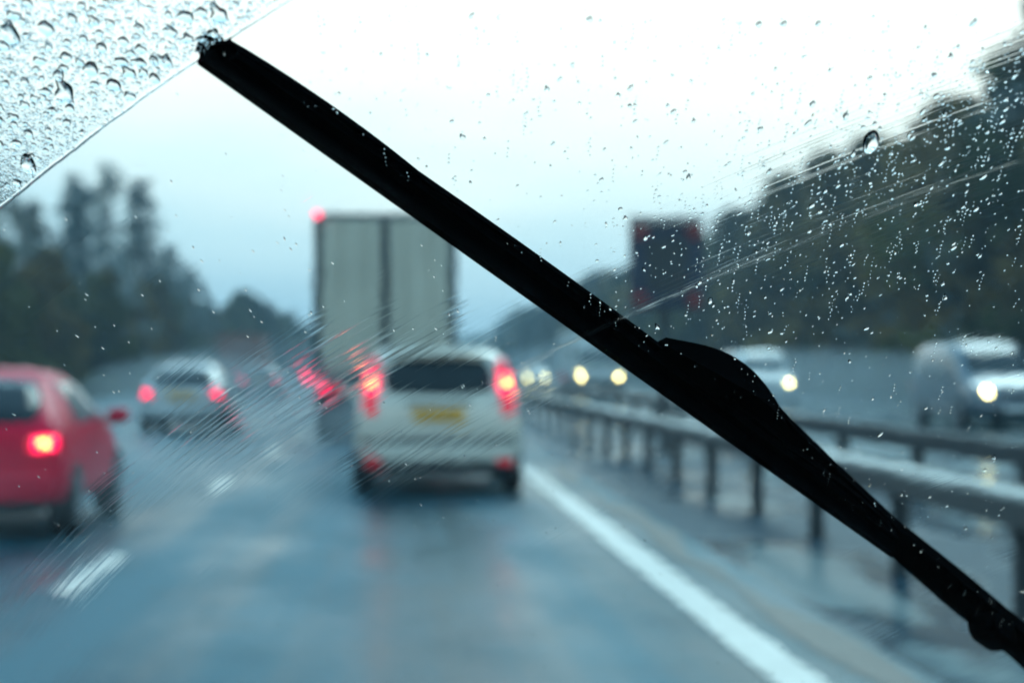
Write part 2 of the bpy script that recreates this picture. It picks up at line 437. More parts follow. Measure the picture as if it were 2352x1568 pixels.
# left-hand trees, placed to give the stepped skyline
o = place_tree('low', -17.0, 80, .4, 1.02, 'misty bare tree at the left edge, beyond the red car', 'trees along the left verge', rng)
o = place_tree('slim', -16.3, 107, .4, 1.06, 'tall slim misty conifer, left one of the two peaks over the silver car', 'trees along the left verge', rng)
o = place_tree('slim', -16.0, 118, .4, 1.08, 'tall slim misty conifer, right one of the two peaks over the silver car', 'trees along the left verge', rng)
for (x, y, s, k) in [(-17.5, 90, .95, 'low'), (-18.5, 97, 1.0, 'low'), (-19, 112, .9, 'slim'), (-15.6, 131, .85, 'slim'), (-16, 142, .86, 'low'),
                     (-15.5, 157, .72, 'low'), (-16, 172, .62, 'low'), (-22, 84, .9, 'low'), (-16.5, 125, .8, 'low'), (-17.2, 101, 1.2, 'low'), (-18, 110, 1.25, 'low'), (-16.6, 120, 1.15, 'low'), (-16.2, 134, 1.0, 'low'), (-16, 148, .95, 'low')]:
    place_tree(k, x, y, .4, s, 'misty grey green tree in the row along the left verge', 'trees along the left verge', rng)
y = 66.0
while y < 460:
    k = rng.choice(['dense', 'brown', 'dense'])
    s = rng.uniform(.40, .50) if y < 175 else rng.uniform(.55, .7)
    place_tree(k, -15.2 + rng.uniform(-.8, .6), y, .3, s, 'low dark bush in the hedge along the left verge' if y < 175 else 'small distant tree along the left verge', 'hedge bushes and small trees on the left', rng)
    y += rng.uniform(3.0, 4.4) * (1 + y / 200)

for kd in PROTO:
    for i_, p_ in enumerate(PROTO[kd]):
        if (kd, i_) not in USED:
            for c_ in KIDS[p_.name]: bpy.data.objects.remove(c_)
            bpy.data.objects.remove(p_)

def undergrowth(name, x0, x1, y0, y1, h, n, m, zf, seed):
    r_ = random.Random(seed); verts, faces = [], []
    for i in range(n):
        y = y0 + (y1 - y0) * r_.random() ** 1.7; x = r_.uniform(x0, x1)
        p = Vector((x, y, zf(x) + r_.random() ** 1.3 * h * (0.6 + 0.6 * noise.noise(Vector((x * .3, y * .15, seed))))))
        s_ = r_.uniform(.15, .45) * (1 + y / 200)
        u = Vector((r_.gauss(0, 1), r_.gauss(0, 1), r_.gauss(0, 1))).normalized(); v = u.orthogonal().normalized() * s_ * .6; u = u * s_
        b_ = len(verts); verts += [p - u, p + v, p + u, p - v]; faces.append((b_, b_ + 1, b_ + 2, b_ + 3))
    me = bpy.data.meshes.new(name); me.from_pydata(verts, [], faces)
    return tag(link(name, me, m, None, False), kind='stuff')
o = undergrowth('undergrowth', 21.8, 26, 30, 420, 2.6, 26000, M['leaf_a'], lambda x: (x - 21.6) * .4, 3)
tag(o, 'dark scrub covering the bank beside the opposite carriageway', 'undergrowth')
o = undergrowth('verge_scrub', -16.5, -13.6, 30, 420, 1.8, 16000, M['leaf_a'], lambda x: (-13.4 - x) * .3, 8)
tag(o, 'dark scrub at the foot of the trees on the left verge', 'undergrowth')
# distant wood closing the road
r_ = random.Random(77); verts, faces = [], []
for i in range(16000):
    x = r_.uniform(-220, 260); y = 560 + r_.uniform(0, 50) + 0.0004 * x * x
    top = 10 + 5 * noise.noise(Vector((x * .02, 3.3, 0))) + (max(0, x - 20) * 0.05)
    p = Vector((x, y, top * r_.random() ** .8)); s_ = r_.uniform(.8, 1.8)
    u = Vector((r_.gauss(0, 1), r_.gauss(0, 1), r_.gauss(0, 1))).normalized(); v = u.orthogonal().normalized() * s_ * .6; u = u * s_
    b_ = len(verts); verts += [p - u, p + v, p + u, p - v]; faces.append((b_, b_ + 1, b_ + 2, b_ + 3))
me = bpy.data.meshes.new('distant_wood'); me.from_pydata(verts, [], faces)
tag(link('distant_wood', me, M['leaf_a'], None, False), 'far hazy wood where the motorway vanishes', 'wood', kind='stuff')

# ------------------------------------------------------------------ crash barriers
def barrier(name, X, label, beam_w, beam_h, top, mat_beam, mat_post, y0, y1, phase, step, facing):
    root = empty(name, (X, y0, 0.02)); tag(root, label, 'crash barrier', 'central crash barriers')
    mb = MB()
    prof = [(-beam_w / 2, top - beam_h), (-beam_w / 2, top - .02), (-beam_w / 2 + .02, top), (beam_w / 2 - .02, top), (beam_w / 2, top - .02), (beam_w / 2, top - beam_h),
            (beam_w / 2 - .03, top - beam_h - .01), (-beam_w / 2 + .03, top - beam_h - .01)]
    L = y1 - y0; rings = []
    ns = int(L / 4)
    for j in range(ns + 1):
        rings.append([mb.bm.verts.new((x, L * j / ns, z)) for x, z in prof])
    for j in range(ns):
        for i in range(len(prof)):
            k = (i + 1) % len(prof)
            mb.bm.faces.new((rings[j][i], rings[j][k], rings[j + 1][k], rings[j + 1][i]))
    mb.bm.faces.new(rings[0]); mb.bm.faces.new(rings[-1])
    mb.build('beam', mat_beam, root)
    if facing < 0:
        MB().box((0, L / 2, top + .012), (.18, L - .02, .035), bev=.01).build('lit_top', M['galv'], root)  # pale strip added to carry the light on the beam's top
    n = 0; y = phase - y0; first = None
    while y < L and n < 60:
        if first is None:
            p = MB().box((0, 0, (top - beam_h) / 2 - .01), (.11, .06, top - beam_h + .02)).box((.0, 0, top - beam_h - .03), (.15, .09, .05)).box((0, 0, .01), (.2, .16, .02)).build('post', mat_post, root)
            first = p
        else:
            p = first.copy(); COL.objects.link(p); p.parent = root; KIDS[root.name].append(p)
        p.location = (0, y, 0)
        y += step; n += 1
    return root
barrier('crash_barrier', 3.32, 'near crash barrier with pale lit top on dark posts beside the white line', .20, .15, .675, M['steel'], M['steel_dark'], 4.0, 170, 7.18, 2.4, -1)
barrier('crash_barrier', 5.35, 'far dark crash barrier on short posts along the opposite carriageway', .10, .20, .72, M['steel_dark'], M['steel_dark'], 4.0, 170, 9.0, 3.2, 1)

# matrix signal on a post in the central reservation
sg = empty('motorway_signal', (4.25, 28.7, 0.02)); tag(sg, 'dark blue matrix signal with four dull red corner lanterns on the central reservation', 'traffic signal')
MB().box((0, 0, 2.93), (1.14, .22, 1.36), bev=.04).build('casing', M['sign'], sg)
MB().box((0, -.10, 3.66), (1.18, .34, .05)).build('hood', M['sign'], sg)
MB().cyl((0, .16, 0), (0, .16, 3.3), .08, .07, 12).box((0, .16, .02), (.35, .35, .04)).build('post', M['steel_dark'], sg)
MB().box((0, -.118, 2.93), (.62, .02, .78)).build('display', M['trim'], sg)
for sx_ in (-1, 1):
    for sz in (-1, 1):
        MB().lathe((sx_ * .42, -.11, 2.93 + sz * .53), [(-.06, .10), (-.02, .13), (.01, .13)], 'Y', 20).build('lantern', M['lantern'], sg)

# ------------------------------------------------------------------ vehicles
def loft_body(st, roofz, belt):
    """st rows: yl, yh, zb, zs, zt, wb, w, ws, wt  -> smooth closed body"""
    bm = bmesh.new(); rings = []
    for (yl, yh, zb, zs, zt, wb, w_, ws, wt) in st:
        half = [(0, zb), (wb, zb), (w_, zb + .14), (w_, (zb + zs) / 2 + .05), (ws, zs), ((ws + wt) / 2 + .01, (zs + zt) / 2), (wt, zt - .05), (wt * .72, zt), (0, zt)]
        def yy(z): return yl + (yh - yl) * max(0, min(1, (z - belt) / max(.01, roofz - belt)))
        ring = [bm.verts.new((x, yy(z), z)) for x, z in half] + [bm.verts.new((-x, yy(z), z)) for x, z in half[-2:0:-1]]
        rings.append(ring)
    n = len(rings[0])
    for j in range(len(rings) - 1):
        for i in range(n):
            k = (i + 1) % n
            bm.faces.new((rings[j][i], rings[j][k], rings[j + 1][k], rings[j + 1][i]))
    for rg in (rings[0], rings[-1]):
        hf = len(rg) // 2
        for i in range(hf):                                    # strips across between left and right points
            a, b_ = rg[i], rg[i + 1]; c, d = rg[(-i - 1) % n] , rg[-i % n]
            vs = []
            for v in (a, b_, c, d):
                if v not in vs: vs.append(v)
            if len(vs) >= 3:
                try: bm.faces.new(vs)
                except ValueError: pass
    bmesh.ops.recalc_face_normals(bm, faces=bm.faces)
    me = bpy.data.meshes.new('tmp'); bm.to_mesh(me); bm.free()
    o = bpy.data.objects.new('tmp', me); COL.objects.link(o)
    sm = o.modifiers.new('s', 'SUBSURF'); sm.levels = sm.render_levels = 2
    dg = bpy.context.evaluated_depsgraph_get()
    ev = bpy.data.meshes.new_from_object(o.evaluated_get(dg))
    bpy.data.objects.remove(o); bpy.data.meshes.remove(me)
    bm = bmesh.new(); bm.from_mesh(ev); bvh = BVHTree.FromBMesh(bm); bm.free()
    return ev, bvh

def patch(name, bvh, quad4, view, m, parent, off=.008, nu=10, nv=6, th=.014, rnd=0.0):
    """panel laid on the body: quad4 corners (bl, br, tr, tl) in the view plane; view: 'rear','front','left','right','top'"""
    d = {'rear': Vector((0, 1, 0)), 'front': Vector((0, -1, 0)), 'left': Vector((1, 0, 0)), 'right': Vector((-1, 0, 0)), 'top': Vector((0, 0, -1))}[view]
    bm = bmesh.new(); G = []; Bk = []
    for j in range(nv + 1):
        row, rb = [], []
        for i in range(nu + 1):
            u, v = i / nu, j / nv
            if rnd:
                cu, cv = u * 2 - 1, v * 2 - 1
                k = 1 - rnd * (cu * cu) * (cv * cv)
                u, v = (cu * k + 1) / 2, (cv * k + 1) / 2
            a = Vector(quad4[0]).lerp(Vector(quad4[1]), u); b_ = Vector(quad4[3]).lerp(Vector(quad4[2]), u); q = a.lerp(b_, v)
            if view in ('rear', 'front'): o_ = Vector((q[0], 0, q[1])) - d * 12
            elif view in ('left', 'right'): o_ = Vector((0, q[0], q[1])) - d * 12
            else: o_ = Vector((q[0], q[1], 0)) - d * 12
            hit, nrm, _, _ = bvh.ray_cast(o_, d)
            if hit is None: hit, nrm, _, _ = bvh.find_nearest(o_ + d * 12)
            if nrm.dot(d) > 0: nrm = -nrm
            row.append(bm.verts.new(hit + nrm * off)); rb.append(bm.verts.new(hit + nrm * (off - th)))
        G.append(row); Bk.append(rb)
    for j in range(nv):
        for i in range(nu):
            bm.faces.new((G[j][i], G[j][i + 1], G[j + 1][i + 1], G[j + 1][i]))
            bm.faces.new((Bk[j][i], Bk[j + 1][i], Bk[j + 1][i + 1], Bk[j][i + 1]))
    for j in range(nv):
        for i in (0, nu):
            bm.faces.new((G[j][i], G[j + 1][i], Bk[j + 1][i], Bk[j][i]))
    for i in range(nu):
        for j in (0, nv):
            bm.faces.new((G[j][i], G[j][i + 1], Bk[j][i + 1], Bk[j][i]))
    bmesh.ops.recalc_face_normals(bm, faces=bm.faces)
    me = bpy.data.meshes.new(name); bm.to_mesh(me); bm.free()
    return link(name, me, m, parent, True)

def wheel(parent, x, y, r=.32, wd=.20):
    s = 1 if x > 0 else -1
    t = MB().lathe((x, y, r), [(-wd / 2, r * .62), (-wd / 2, r * .93), (-wd / 2 + .03, r), (wd / 2 - .03, r), (wd / 2, r * .93), (wd / 2, r * .62)], 'X', 28).build('wheel', M['tyre'], parent, True)
    rm = MB().lathe((x + s * wd * .42, y, r), [(-.03, r * .64), (.02, r * .66), (.025, r * .56), (.012, r * .5)], 'X', 24)
    for k in range(5):
        a = k * 2 * math.pi / 5
        rm.box((x + s * wd * .46, y + math.cos(a) * r * .32, r + math.sin(a) * r * .32), (.03, r * .5, .06), Matrix.Rotation(a, 3, 'X'))
    rm.build('rim', M['rim'], t)

def characters(parent, n, y, z, w_, h, sgn=-1, seed=0):
    """blurred, unreadable characters of a number plate: bars only"""
    r_ = random.Random(seed); mb = MB(); x = -w_ * .42; cw = w_ * .84 / n
    for k in range(n):
        mb.box((x + cw * .5, y, z), (cw * .18, .006, h * .62)); mb.box((x + cw * .32, y, z + h * .2 * r_.choice((-1, 1))), (cw * .34, .005, h * .14))
        x += cw
    return mb.build('characters', M['char'], parent)

def car(kind, paint, loc, rz, label, cat='car', lit='rear', group=None, plate=True, seed=0, core=False):
    if kind == 'estate':      # tall, upright tail
        L, roofz, belt, w_ = 4.35, 1.56, .98, .89
        st = [(.03, .24, .34, .95, 1.40, .55, .74, .70, .52), (.0 + .06, .27, .26, .97, 1.48, .70, .86, .83, .62), (.22, .40, .22, .98, 1.55, .74, .89, .865, .67),
              (.9, .95, .2, .97, 1.58, .74, .89, .87, .70), (1.9, 1.9, .2, .96, 1.60, .74, .89, .87, .70), (2.9, 2.5, .2, .95, 1.56, .74, .89, .86, .66),
              (3.25, 3.2, .2, .93, 1.02, .74, .89, .84, .70), (3.9, 3.9, .2, .84, .93, .72, .87, .80, .66), (4.2, 4.2, .24, .72, .80, .66, .80, .74, .60), (4.33, 4.33, .34, .6, .66, .5, .6, .55, .45)]
        ax = (.78, 3.45)
    elif kind == 'hatch':
        L, roofz, belt, w_ = 4.15, 1.43, .92, .86
        st = [(.03, .45, .36, .86, .98, .55, .70, .68, .52), (.07, .5, .26, .89, 1.06, .68, .83, .80, .62), (.3, .72, .22, .92, 1.30, .72, .86, .83, .58), (.75, 1.0, .2, .92, 1.41, .74, .86, .84, .58),
              (1.8, 1.8, .2, .91, 1.44, .74, .86, .84, .60), (2.75, 2.3, .2, .90, 1.40, .74, .86, .83, .56), (3.1, 3.0, .2, .88, .97, .74, .86, .81, .66),
              (3.75, 3.75, .2, .79, .87, .72, .84, .77, .62), (4.02, 4.02, .24, .68, .75, .64, .77, .7, .56), (4.13, 4.13, .34, .56, .62, .5, .6, .55, .45)]
        ax = (.72, 3.3)
    else:                     # van / people carrier: short bonnet
        L, roofz, belt, w_ = 4.7, 1.88, 1.08, .95
        st = [(.02, .1, .36, 1.05, 1.72, .6, .84, .82, .70), (.06, .14, .28, 1.06, 1.84, .74, .93, .91, .76), (.3, .35, .24, 1.07, 1.88, .78, .95, .93, .78),
              (1.5, 1.5, .24, 1.07, 1.90, .78, .95, .93, .79), (2.6, 2.6, .24, 1.07, 1.90, .78, .95, .93, .79), (3.6, 2.9, .24, 1.06, 1.84, .78, .95, .92, .72),
              (3.85, 3.7, .24, 1.03, 1.14, .78, .95, .89, .74), (4.3, 4.3, .24, .93, 1.02, .74, .92, .85, .7), (4.56, 4.56, .28, .8, .88, .68, .84, .76, .6), (4.68, 4.68, .36, .64, .72, .52, .64, .58, .46)]
        ax = (.85, 3.75)
    root = empty('car' if cat == 'car' else 'van', loc, rz)
    tag(root, label, cat, group)
    me, bvh = loft_body(st, roofz, belt)
    # shift so the origin is at the centre of the base
    body = link('body', me, paint, root, True)
    P = lambda *a, **k: patch(*a, **k)
    if kind == 'estate':
        P('rear_window', bvh, [(-.60, 1.07), (.60, 1.07), (.53, 1.44), (-.53, 1.44)], 'rear', M['carglass'], root, rnd=.10)
        for s in (-1, 1):
            lamp = P('tail_lamp', bvh, [(s * .66, .84), (s * .80, .90), (s * .70, 1.44), (s * .60, 1.42)], 'rear', M['lens_red'], root, off=.02, th=.03, nu=4, nv=14)
            P('brake_light', bvh, [(s * .635, 1.09), (s * .755, 1.09), (s * .735, 1.27), (s * .625, 1.27)], 'rear', M['brake'], lamp, off=.03, nu=4, nv=4)
            P('bulb', bvh, [(s * .67, 1.15), (s * .72, 1.15), (s * .715, 1.20), (s * .67, 1.20)], 'rear', M['brake_core'], lamp, off=.038, nu=3, nv=3)
            P('reflector', bvh, [(s * .60, .345), (s * .76, .345), (s * .76, .415), (s * .60, .415)], 'rear', M['refl'], root, off=.05, nu=4, nv=3, th=.05)
        P('bumper', bvh, [(-.80, .36), (.80, .36), (.80, .55), (-.80, .55)], 'rear', paint, root, off=.05, th=.07, nu=14, nv=4, rnd=.04)
        P('bumper_trim', bvh, [(-.79, .56), (.79, .56), (.79, .62), (-.79, .62)], 'rear', M['trim'], root, off=.03, nu=14, nv=2)
        P('lower_valance', bvh, [(-.78, .27), (.78, .27), (.80, .352), (-.80, .352)], 'rear', M['trim'], root, off=.035, th=.05, nu=14, nv=2)
        P('tailgate_handle', bvh, [(-.34, .955), (.34, .955), (.34, .99), (-.34, .99)], 'rear', M['trim'], root, off=.02, nu=6, nv=2)
        MB().box((0, .2, 1.545), (1.02, .24, .03), bev=.01).build('roof_spoiler', paint, root)
        for s in (-1, 1): MB().cyl((s * .58, .75, 1.60), (s * .58, 2.3, 1.615), .018, None, 8).build('roof_rail', M['rim'], root)
        sw = [(.55, 1.02, 1.30, 1.38), (1.45, 1.02, 2.25, 1.46)]
        py, pz = -.005, .855
    elif kind == 'hatch':
        P('rear_window', bvh, [(-.68, .96), (.68, .96), (.55, 1.33), (-.55, 1.33)], 'rear', M['carglass'], root, rnd=.10)
        for s in (-1, 1):
            lamp = P('tail_lamp', bvh, [(s * .55, .72), (s * .81, .72), (s * .80, .88), (s * .57, .88)], 'rear', M['lens_red'], root, off=.02, th=.03, nu=6, nv=5, rnd=.15)
            P('brake_light', bvh, [(s * .62, .75), (s * .78, .75), (s * .77, .86), (s * .62, .86)], 'rear', M['brake'], lamp, off=.03, nu=4, nv=4)
            if core: P('bulb', bvh, [(s * .67, .785), (s * .73, .785), (s * .73, .83), (s * .67, .83)], 'rear', M['brake_core'], lamp, off=.038, nu=3, nv=3)
        P('bumper', bvh, [(-.78, .34), (.78, .34), (.78, .56), (-.78, .56)], 'rear', paint, root, off=.05, th=.07, nu=14, nv=4, rnd=.04)
        P('lower_valance', bvh, [(-.74, .25), (.74, .25), (.77, .33), (-.77, .33)], 'rear', M['trim'], root, off=.03, th=.05, nu=14, nv=2)
        py, pz = .0, .77
    else:
        P('rear_window', bvh, [(-.68, 1.15), (.68, 1.15), (.60, 1.68), (-.60, 1.68)], 'rear', M['carglass'], root, rnd=.08)
        for s in (-1, 1):
            P('tail_lamp', bvh, [(s * .78, .85), (s * .90, .85), (s * .84, 1.25), (s * .76, 1.25)], 'rear', M['lens_red'], root, off=.02, th=.03, nu=4, nv=6)
        py, pz = .0, .8
    # side windows
    if kind == 'estate': SW = [(.52, .68, 1.05, 1.36), (.0, 0, 0, 0)]
    segs = {'estate': [(.50, 1.15, 1.00, 1.40), (1.22, 2.00, 1.00, 1.45), (2.08, 2.78, 1.00, 1.42)],
            'hatch': [(.95, 1.70, .95, 1.30), (1.78, 2.55, .95, 1.31)],
            'van': [(.35, 1.45, 1.14, 1.68), (1.55, 2.55, 1.14, 1.70), (2.65, 3.35, 1.14, 1.66)]}[kind]
    for s, vw in ((-1, 'left'), (1, 'right')):
        for (a, b_, z0, z1) in segs:
            last = (a, b_, z0, z1) == segs[-1]
            P('side_window', bvh, [(a, z0), (b_, z0), (b_ - (.33 if last else 0), z1), (a + (.12 if (a == segs[0][0]) else 0), z1)], vw, M['sideglass'], root, off=.006, nu=8, nv=5)
    # windscreen, bonnet end
    wz = {'estate': (1.03, 1.46, .66, .56), 'hatch': (.99, 1.33, .64, .48), 'van': (1.20, 1.72, .74, .62)}[kind]
    P('windscreen', bvh, [(-wz[2], wz[0]), (wz[2], wz[0]), (wz[3], wz[1]), (-wz[3], wz[1])], 'front', M['carglass'], root, rnd=.08)
    hz = {'estate': (.60, .74), 'hatch': (.56, .70), 'van': (.74, .90)}[kind]
    for s in (-1, 1):
        xo = {'estate': .55, 'hatch': .52, 'van': .58}[kind]
        h_ = P('headlamp', bvh, [(s * (xo - .12), hz[0]), (s * (xo + .16), hz[0]), (s * (xo + .17), hz[1]), (s * (xo - .06), hz[1])], 'front', M['rim'], root, off=.015, nu=6, nv=5, rnd=.15)
        if lit in ('front', 'front_far'):
            P('lit_reflector', bvh, [(s * xo - .09, hz[0] + .01), (s * xo + .09, hz[0] + .01), (s * xo + .09, hz[1] - .005), (s * xo - .09, hz[1] - .005)], 'front', M['head' if lit == 'front' else 'head_far'], h_, off=.03, nu=5, nv=5, rnd=.3)
    P('grille', bvh, [(-.34, hz[0]), (.34, hz[0]), (.36, hz[1] - .02), (-.36, hz[1] - .02)], 'front', M['trim'], root, off=.012, nu=8, nv=3)
    P('front_intake', bvh, [(-.5, .36), (.5, .36), (.55, .48), (-.55, .48)], 'front', M['trim'], root, off=.02, nu=8, nv=3)
    for s in (-1, 1):
        MB().ball((s * (w_ + .09), {'estate': 2.75, 'hatch': 2.6, 'van': 3.35}[kind], belt + .06), (.22, .16, .15), 12).box((s * (w_ + .0), {'estate': 2.78, 'hatch': 2.63, 'van': 3.38}[kind], belt + .02), (.12, .06, .04)).build('door_mirror', paint, root, True)
        for a in ax:
            P('wheel_arch', bvh, [(a - .36, .22), (a + .36, .22), (a + .30, .62), (a - .30, .62)], 'left' if s < 0 else 'right', M['trim'], root, off=.003, nu=8, nv=6, rnd=.35)
            wheel(root, s * (w_ - .085), a, .32 if kind != 'van' else .35)
        P('door_seam', bvh, [(segs[-1][0] - .05, .35), (segs[-1][0] - .035, .35), (segs[-1][0] - .035, belt), (segs[-1][0] - .05, belt)], 'left' if s < 0 else 'right', M['trim'], root, off=.003, nu=1, nv=6, th=.006)
    if plate:
        hit, nrm, _, _ = bvh.ray_cast(Vector((0, -9, pz)), Vector((0, 1, 0)))
        pl = MB().box((0, hit.y - .02, pz), (.53, .03, .12), bev=.006).build('number_plate', M['plate'], root)
        characters(pl, 7, hit.y - .037, pz, .53, .11, seed=seed)
    if lit != 'rear' or kind == 'van':
        pass
    hit, nrm, _, _ = bvh.ray_cast(Vector((0, 19, .42)), Vector((0, -1, 0)))
    MB().box((0, hit.y + .02, .50), (.52, .02, .11)).build('number_plate', M['wplate'], root)
    return root

def ground_at(px, dist): return ((px - 904) / F_PX * dist, dist, 0.02)

# lead car
x, y, z = ground_at(1008, 19.3)
car('estate', M['champagne'], (x, y, z), 0, 'pale silver estate car straight ahead with tall lit brake lights and yellow number plate')
# red car in the next lane
car('hatch', M['red'], (-3.42, 14.6, z), 0, 'red car at the left edge of the view with its brake lights on', seed=3, core=True).scale = (1, .86, .945)
# silver car in the middle distance, left
car('hatch', M['silver'], (-4.25, 37.5, z), 0, 'silver car between the red car and the lorry, with pink brake lights', seed=4)
# dark car farther on
car('hatch', M['dark'], (-5.5, 76, z), 0, 'dark distant car with two round red tail lights, left of the white lorry', seed=5)
# oncoming
car('van', M['greyblue'], (12.86, 37.5 + 4.7, z), math.pi, 'grey people carrier approaching at the right edge with a bright headlight', lit='front', plate=False)
car('van', M['white'], (11.95, 58 + 4.7, z), math.pi, 'white topped people carrier approaching just right of the wiper with two headlights', lit='front', plate=False)
car('hatch', M['silver'], (8.65, 112 + 4.15, z), math.pi, 'small distant pale car approaching just right of the estate car, headlights lit', lit='front', plate=False)

# white articulated lorry ahead
def lorry(loc, label):
    t = empty('lorry', loc); tag(t, label, 'lorry')
    W2, z0, z1, L = 1.275, 1.16, 4.08, 13.2
    MB().box((0, L / 2 + .03, (z0 + z1) / 2), (2 * W2 - .02, L, z1 - z0 - .02), bev=.03).build('trailer_body', M['white'], t)
    fr = MB()
    for s in (-1, 1): fr.box((s * (W2 - .07), 0, (z0 + z1) / 2), (.14, .10, z1 - z0 - .001))
    fr.box((0, 0, z1 - .05), (2 * W2 - .22, .095, .10)).box((0, 0, z0 + .05), (2 * W2 - .22, .095, .10))
    fr.build('rear_frame', M['frame'], t)
    for s in (-1, 1):
        d = MB().box((s * .583, -.02, (z0 + z1) / 2), (1.06, .06, z1 - z0 - .22), bev=.012).build('trailer_door', M['door'], t)
        rods = MB()
        for xx in (.36, .80):
            rods.cyl((s * xx, -.075, z0 + .12), (s * xx, -.075, z1 - .12), .016, None, 8)
            rods.box((s * xx + s * .09, -.085, z0 + .42), (.22, .02, .035))
        rods.build('lock_rod', M['door'], d)
        hg = MB()
        for k in range(4): hg.box((s * (W2 - .11), -.06, z0 + .35 + k * .75), (.14, .03, .07))
        hg.build('hinge', M['frame'], d)
    MB().box((0, -.06, (z0 + z1) / 2), (.15, .05, z1 - z0 - .24)).build('door_seal', M['trim'], t)
    for s in (-1, 1):
        MB().box((s * (W2 - .07), -.08, z1 - .03), (.12, .06, .10), bev=.02).build('marker_lamp', M['tail'] if s < 0 else M['refl'], t)
        MB().cyl((s * (W2 - .05), -.02, 1.15), (s * (W2 + .11), -.03, 1.17), .02, None, 8).lathe((s * (W2 + .13), -.06, 1.18), [(-.04, .06), (.05, .06)], 'Y', 16).build('stalk_lamp', M['tail'], t)
        lp = MB().box((s * .98, -.08, .98), (.46, .09, .16), bev=.015).build('tail_lamp', M['lens_red'], t)
        MB().lathe((s * 1.08, -.135, .98), [(-.01, .055), (.02, .06)], 'Y', 16).build('bulb', M['tail'], lp)
    MB().box((0, .05, .98), (1.5, .10, .24)).build('chassis_beam', M['frame'], t)
    MB().box((0, .02, .52), (2.36, .10, .14), bev=.02).box((-.7, .06, .74), (.08, .08, .4)).box((.7, .06, .74), (.08, .08, .4)).build('underrun_bar', M['steel'], t)
    MB().box((-.2, -.05, .98), (.52, .02, .11)).build('number_plate', M['plate'], t)
    for s in (-1, 1):
        MB().box((s * 1.0, .55, .62), (.5, .03, .62)).build('mudflap', M['trim'], t)
        for yy in (1.2, 2.5, 3.8): wheel(t, s * 1.06, yy, .5, .36)
    for s in (-1, 1):
        MB().box((s * 1.18, 6.9, .8), (.03, 4.4, .6)).build('side_guard', M['frame'], t)
    cab = MB().box((0, L + 1.55, 2.25), (2.46, 2.2, 2.9), bev=.18).build('cab', M['white'], t)
    MB().box((0, L + 1.0, .75), (1.0, 4.0, .35)).build('chassis', M['frame'], t)
    for s in (-1, 1):
        wheel(t, s * 1.06, L + 2.0, .5, .3); wheel(t, s * 1.06, L - 1.4, .5, .5)
    return t
lorry(((885 - 904) / F_PX * 33, 33, .02), 'tall white box lorry ahead of the estate car, double rear doors and red corner lamp')

def box_truck(loc, rz, paint, cabpaint, label, h, lit):
    t = empty('truck', loc, rz); tag(t, label, 'truck')
    MB().box((0, 3.2, .95 + (h - .95) / 2), (2.4, 5.6, h - .95), bev=.05).build('box_body', paint, t)
    MB().box((0, 6.95, 1.58), (2.2, 1.7, 2.06), bev=.16).build('cab', cabpaint, t)
    MB().box((0, 7.79, 1.72), (1.9, .04, .54), bev=.015).build('windscreen', M['sideglass'], t)
    MB().box((0, 3.6, .72), (1.0, 6.6, .28)).build('chassis', M['frame'], t)
    MB().box((0, 7.83, .62), (2.15, .12, .3), bev=.03).build('bumper', M['trim'], t)
    MB().box((0, .30, .55), (2.1, .1, .16)).build('underrun_bar', M['frame'], t)
    for s in (-1, 1):
        hl = MB().box((s * .82, 7.81, .92), (.34, .05, .2), bev=.02).build('headlamp', M['rim'], t)
        if lit: MB().lathe((s * .82, 7.85, .92), [(-.02, .10), (.02, .08)], 'Y', 16).build('lit_reflector', M['head_far'], hl)
        MB().box((s * .95, .36, .88), (.3, .06, .12)).build('tail_lamp', M['lens_red'], t)
        wheel(t, s * .98, 1.6, .42, .3); wheel(t, s * .98, 6.6, .42, .26)
        MB().box((s * 1.22, 7.5, 1.9), (.14, .1, .36), bev=.02).build('door_mirror', M['trim'], t)
    return t
box_truck(((553 - 904) / F_PX * 96, 96, .02), 0, M['brown'], M['brown'], 'red brown box truck far ahead in the left lane behind the silver car', 3.0, False)
box_truck((8.85, 79 + 7.9, .02), math.pi, M['white'], M['white'], 'white box truck approaching under the middle of the wiper with two headlights', 2.9, True)

# ------------------------------------------------------------------ windscreen, wiper, water
RAKE = R(36)
rc = cam.rotation_euler.to_matrix()
gu = rc @ Vector((1, 0, 0)); gv = rc @ Vector((0, math.sin(RAKE), math.cos(RAKE))); gn = gu.cross(gv)   # gn points to the driver
G0 = Vector(cam.location) + rc @ Vector((0, 0, -GLASS_D))
GM = Matrix((( *[gu.x, gv.x, gn.x], G0.x), (*[gu.y, gv.y, gn.y], G0.y), (*[gu.z, gv.z, gn.z], G0.z), (0, 0, 0, 1)))
TH = 0.005
K = GLASS_D / 0.8
PIV = Vector((0.764 * K, -0.877 * K))
R_TIP = 1.364 * K
def on_glass(px, py, h=TH):
    """pixel -> (u, v) on the plane h outside the inner face"""
    d = ray(px, py); P0 = G0 - gn * h; o = Vector(cam.location)
    t = (P0 - o).dot(gn) / d.dot(gn); q = o + d * t - P0
    return Vector((q.dot(gu), q.dot(gv)))

